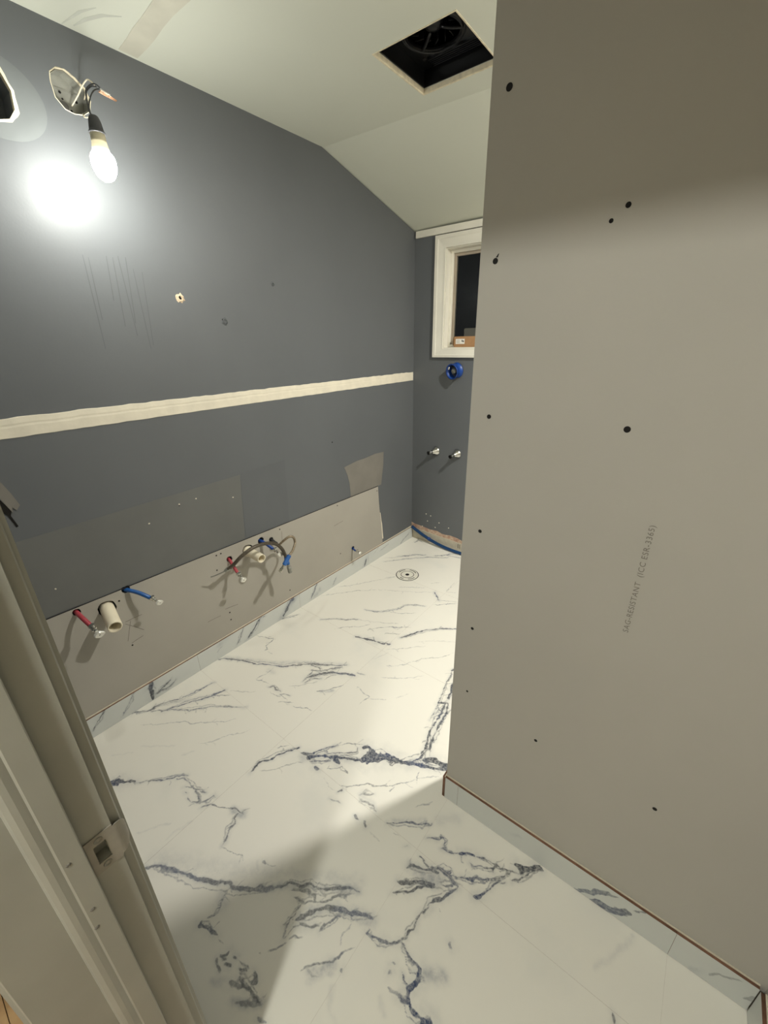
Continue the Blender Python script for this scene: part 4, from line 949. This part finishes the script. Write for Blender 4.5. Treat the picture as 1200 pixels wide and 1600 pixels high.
# ------------------------------------------------------------------ shower fittings on the back wall
def shower_valve(label, base, tip):
    pb = at(*base, 'y', YB); pt_ = at(*tip, 'y', YB - .068); d = pt_ - pb
    root = empty('shower_valve_stem', (pb.x, YB, pb.z)); tag(root, label, 'valve', 'shower valve stems on the back wall')
    L_ = d.length
    bm = bmesh.new(); lathe(bm, pb, d, [(0, .0330), (.003, .0335), (.012, .0270), (.030, .0170), (.040, .0125)], 24, True); obj('flange', bm, M['chrome'], root, True)
    bm = bmesh.new(); lathe(bm, pb, d, [(.036, .0095), (L_ * .72, .0095), (L_ * .72, .0072), (L_, .0072)], 14, False, True); obj('stem', bm, M['chrome'], root)
    bm = bmesh.new(); lathe(bm, pb + d * .72, d, [(0, .0125), (L_ * .14, .0125)], 6, True, True); obj('hex_nut', bm, M['chrome'], root)
    bm = bmesh.new(); lathe(bm, pb + d * .94, d, [(0, .0125), (L_ * .08, .0125), (L_ * .09, .006)], 14, True, True); obj('end_cap', bm, M['screw'], root)
shower_valve('chrome valve stem on the back wall, nearest the grey corner', (682, 704.5), (669, 708))
shower_valve('chrome valve stem on the back wall, nearest the beige partition', (715, 709), (703, 714))
gr = empty('mixer_rough_in', (.33, YB, 1.24)); tag(gr, 'blue plastic guard ring around a valve body under the window', 'valve')
pb = at(714.5, 578.5, 'y', YB); pf = at(705.5, 581, 'y', YB - .052); d = pf - pb; L_ = d.length
bm = bmesh.new(); lathe(bm, pb, d, [(0, .0465), (.004, .0465), (.005, .0435), (L_ - .006, .0435), (L_ - .005, .0465), (L_, .0465), (L_, .0405), (.002, .0405)], 40, True); obj('guard_ring', bm, M['navy'], gr, True)
bm = bmesh.new(); lathe(bm, pb, d, [(.002, .0395), (.010, .0395), (.010, .020), (.030, .017), (.040, .014), (.044, .006), (.044, 0)], 28); obj('cartridge', bm, M['steel'], gr, True)
bm = bmesh.new(); tube(bm, [pb + d * .3 + Vector((-.016, 0, .022)), pb + d * .9 + Vector((-.018, 0, .026)), pb + d * 1.05 + Vector((-.019, 0, .012))], .0042, 10); obj('pin', bm, M['chrome'], gr, True)

# blue tube lying along the foot of the back wall
bt = empty('blue_tube', (.30, YB - .03, .0)); tag(bt, 'dark blue plastic tube sagging along the foot of the back wall', 'tube')
tp = [(.004 + .010, YB - .016, .094), (.060, YB - .020, .076), (.13, YB - .026, .052), (.22, YB - .034, .030), (.32, YB - .042, .0165), (.45, YB - .048, .0122), (.70, YB - .050, .0120), (1.2, YB - .050, .0120), (XR - .02, YB - .050, .0120)]
bm = bmesh.new(); tube(bm, tp, .0118, 12); obj('tube', bm, M['deepblue'], bt, True)
bm = bmesh.new(); p, q = Vector(tp[2]), Vector(tp[3]); lathe(bm, p + (q - p) * .45, q - p, [(0, .0120), (.001, .0138), (.014, .0138), (.015, .0120)], 12); obj('clip', bm, M['navy'], bt, True)

# ------------------------------------------------------------------ floor drain
dr = empty('floor_drain', (.302, 1.913, 0)); tag(dr, 'round white floor drain with dark ring near the far corner', 'drain')
D0 = (.302, 1.913)
bm = bmesh.new(); lathe(bm, (*D0, .0004), (0, 0, 1), [(0, .0745), (.0006, .0745), (.0006, .0700), (0, .0700)], 48); obj('outer_ring', bm, M['darkink'], dr)
bm = bmesh.new(); lathe(bm, (*D0, .0004), (0, 0, 1), [(0, .0695), (.0022, .0690), (.0024, .050), (.0010, .0455), (.0010, .0405)], 48); obj('cover', bm, M['drain'], dr)
bm = bmesh.new(); lathe(bm, (*D0, .0004), (0, 0, 1), [(.0006, .0405), (.0022, .0385), (.0026, .020), (.0006, .0125), (.0006, 0)], 40); obj('insert', bm, M['drain'], dr)
bm = bmesh.new(); lathe(bm, (*D0, .0004), (0, 0, 1), [(.0012, .0130), (.0024, .0115), (.0024, 0)], 20); obj('centre_hole', bm, M['dark'], dr)
bm = bmesh.new(); lathe(bm, (*D0, .0004), (0, 0, 1), [(.0016, .0385), (.0027, .0390), (.0027, .0430), (.0016, .0435)], 40); obj('inner_ring', bm, M['ink'], dr)
for t0, t1 in ((.9, 1.9), (2.4, 3.3), (4.4, 4.9), (5.4, 6.2)):
    bm = bmesh.new(); n = 12; A = []
    for k in range(n + 1):
        t = t0 + (t1 - t0) * k / n; A.append([bm.verts.new((D0[0] + r_ * math.cos(t), D0[1] + r_ * math.sin(t), .0031)) for r_ in (.0555, .0615)])
    for a, c in zip(A, A[1:]): bm.faces.new((a[0], a[1], c[1], c[0]))
    obj('slot', bm, M['darkink'], dr)

# ------------------------------------------------------------------ lamp in the shower bay behind the partition
SLX, SLY = 1.555, 1.62
sl = empty('shower_ceiling_lamp', (SLX, SLY, ZC)); tag(sl, 'round flush downlight in the ceiling of the shower bay', 'ceiling lamp')
bm = bmesh.new(); lathe(bm, (SLX, SLY, ZC - .0005), (0, 0, -1), [(0, .068), (.004, .068), (.008, .060), (.008, .052), (.0045, .0505)], 40); obj('trim_ring', bm, M['white'], sl, True)
bm = bmesh.new(); lathe(bm, (SLX, SLY, ZC - .0035), (0, 0, -1), [(0, .0500), (.004, .0490), (.008, .040), (.010, .02), (.0105, 0)], 40); obj('diffuser', bm, M['showerglow'], sl, True)

# ------------------------------------------------------------------ the hall behind the door
HX0, HX1, HY1, HZ = -.6, 3.0, -1.55, 2.42
hall = boxo('floor_hall', M['hallwall'], None, HX0, HX1, HY1, YF - .011, -.1, -.012); tag(hall, kind='structure')
k = 0; y = HY1
while y < YF - .012:
    y1 = min(y + .09, YF - .0115)
    for x0_, x1_ in ((HX0, .4 + .3 * (k % 3)), (.4 + .3 * (k % 3), 1.7 + .25 * (k % 2)), (1.7 + .25 * (k % 2), HX1)):
        boxo('plank', M['wood'], hall, x0_ + .0008, x1_ - .0008, y + .0008, y1 - .0008, -.0118, 0.0)
    y += .09; k += 1
for nm, a in (('wall_hall_back', (HX0, HX1, HY1 - .1, HY1, -.1, HZ)), ('wall_hall_left', (HX0 - .1, HX0, HY1, YH, -.1, HZ)), ('wall_hall_right', (HX1, HX1 + .1, HY1, YH, -.1, HZ)), ('ceiling_hall', (HX0, HX1, HY1, YF, HZ, HZ + .1))):
    tag(boxo(nm, M['hallwall'] if 'ceil' not in nm else M['ceil'], None, *a), kind='structure')
for nm, a in (('wall_hall_front_left', (HX0, -.12, YH, YF, -.1, HZ)), ('wall_hall_front_right', (XR + .12, HX1, YH, YF, -.1, HZ))):
    tag(boxo(nm, M['hallwall'], None, *a), kind='structure')
hl = empty('hall_ceiling_lamp', (1.56, -.90, 2.42)); tag(hl, 'round flush ceiling lamp in the hall behind the doorway', 'ceiling lamp')
bm = bmesh.new(); lathe(bm, (1.56, -.90, 2.4195), (0, 0, -1), [(0, .075), (.022, .075), (.026, .068), (.026, .062)], 40); obj('rim', bm, M['white'], hl, True)
bm = bmesh.new(); lathe(bm, (1.56, -.90, 2.394), (0, 0, -1), [(0, .062), (.012, .060), (.022, .050), (.028, .028), (.030, 0)], 40); obj('diffuser', bm, M['hallglow'], hl, True)
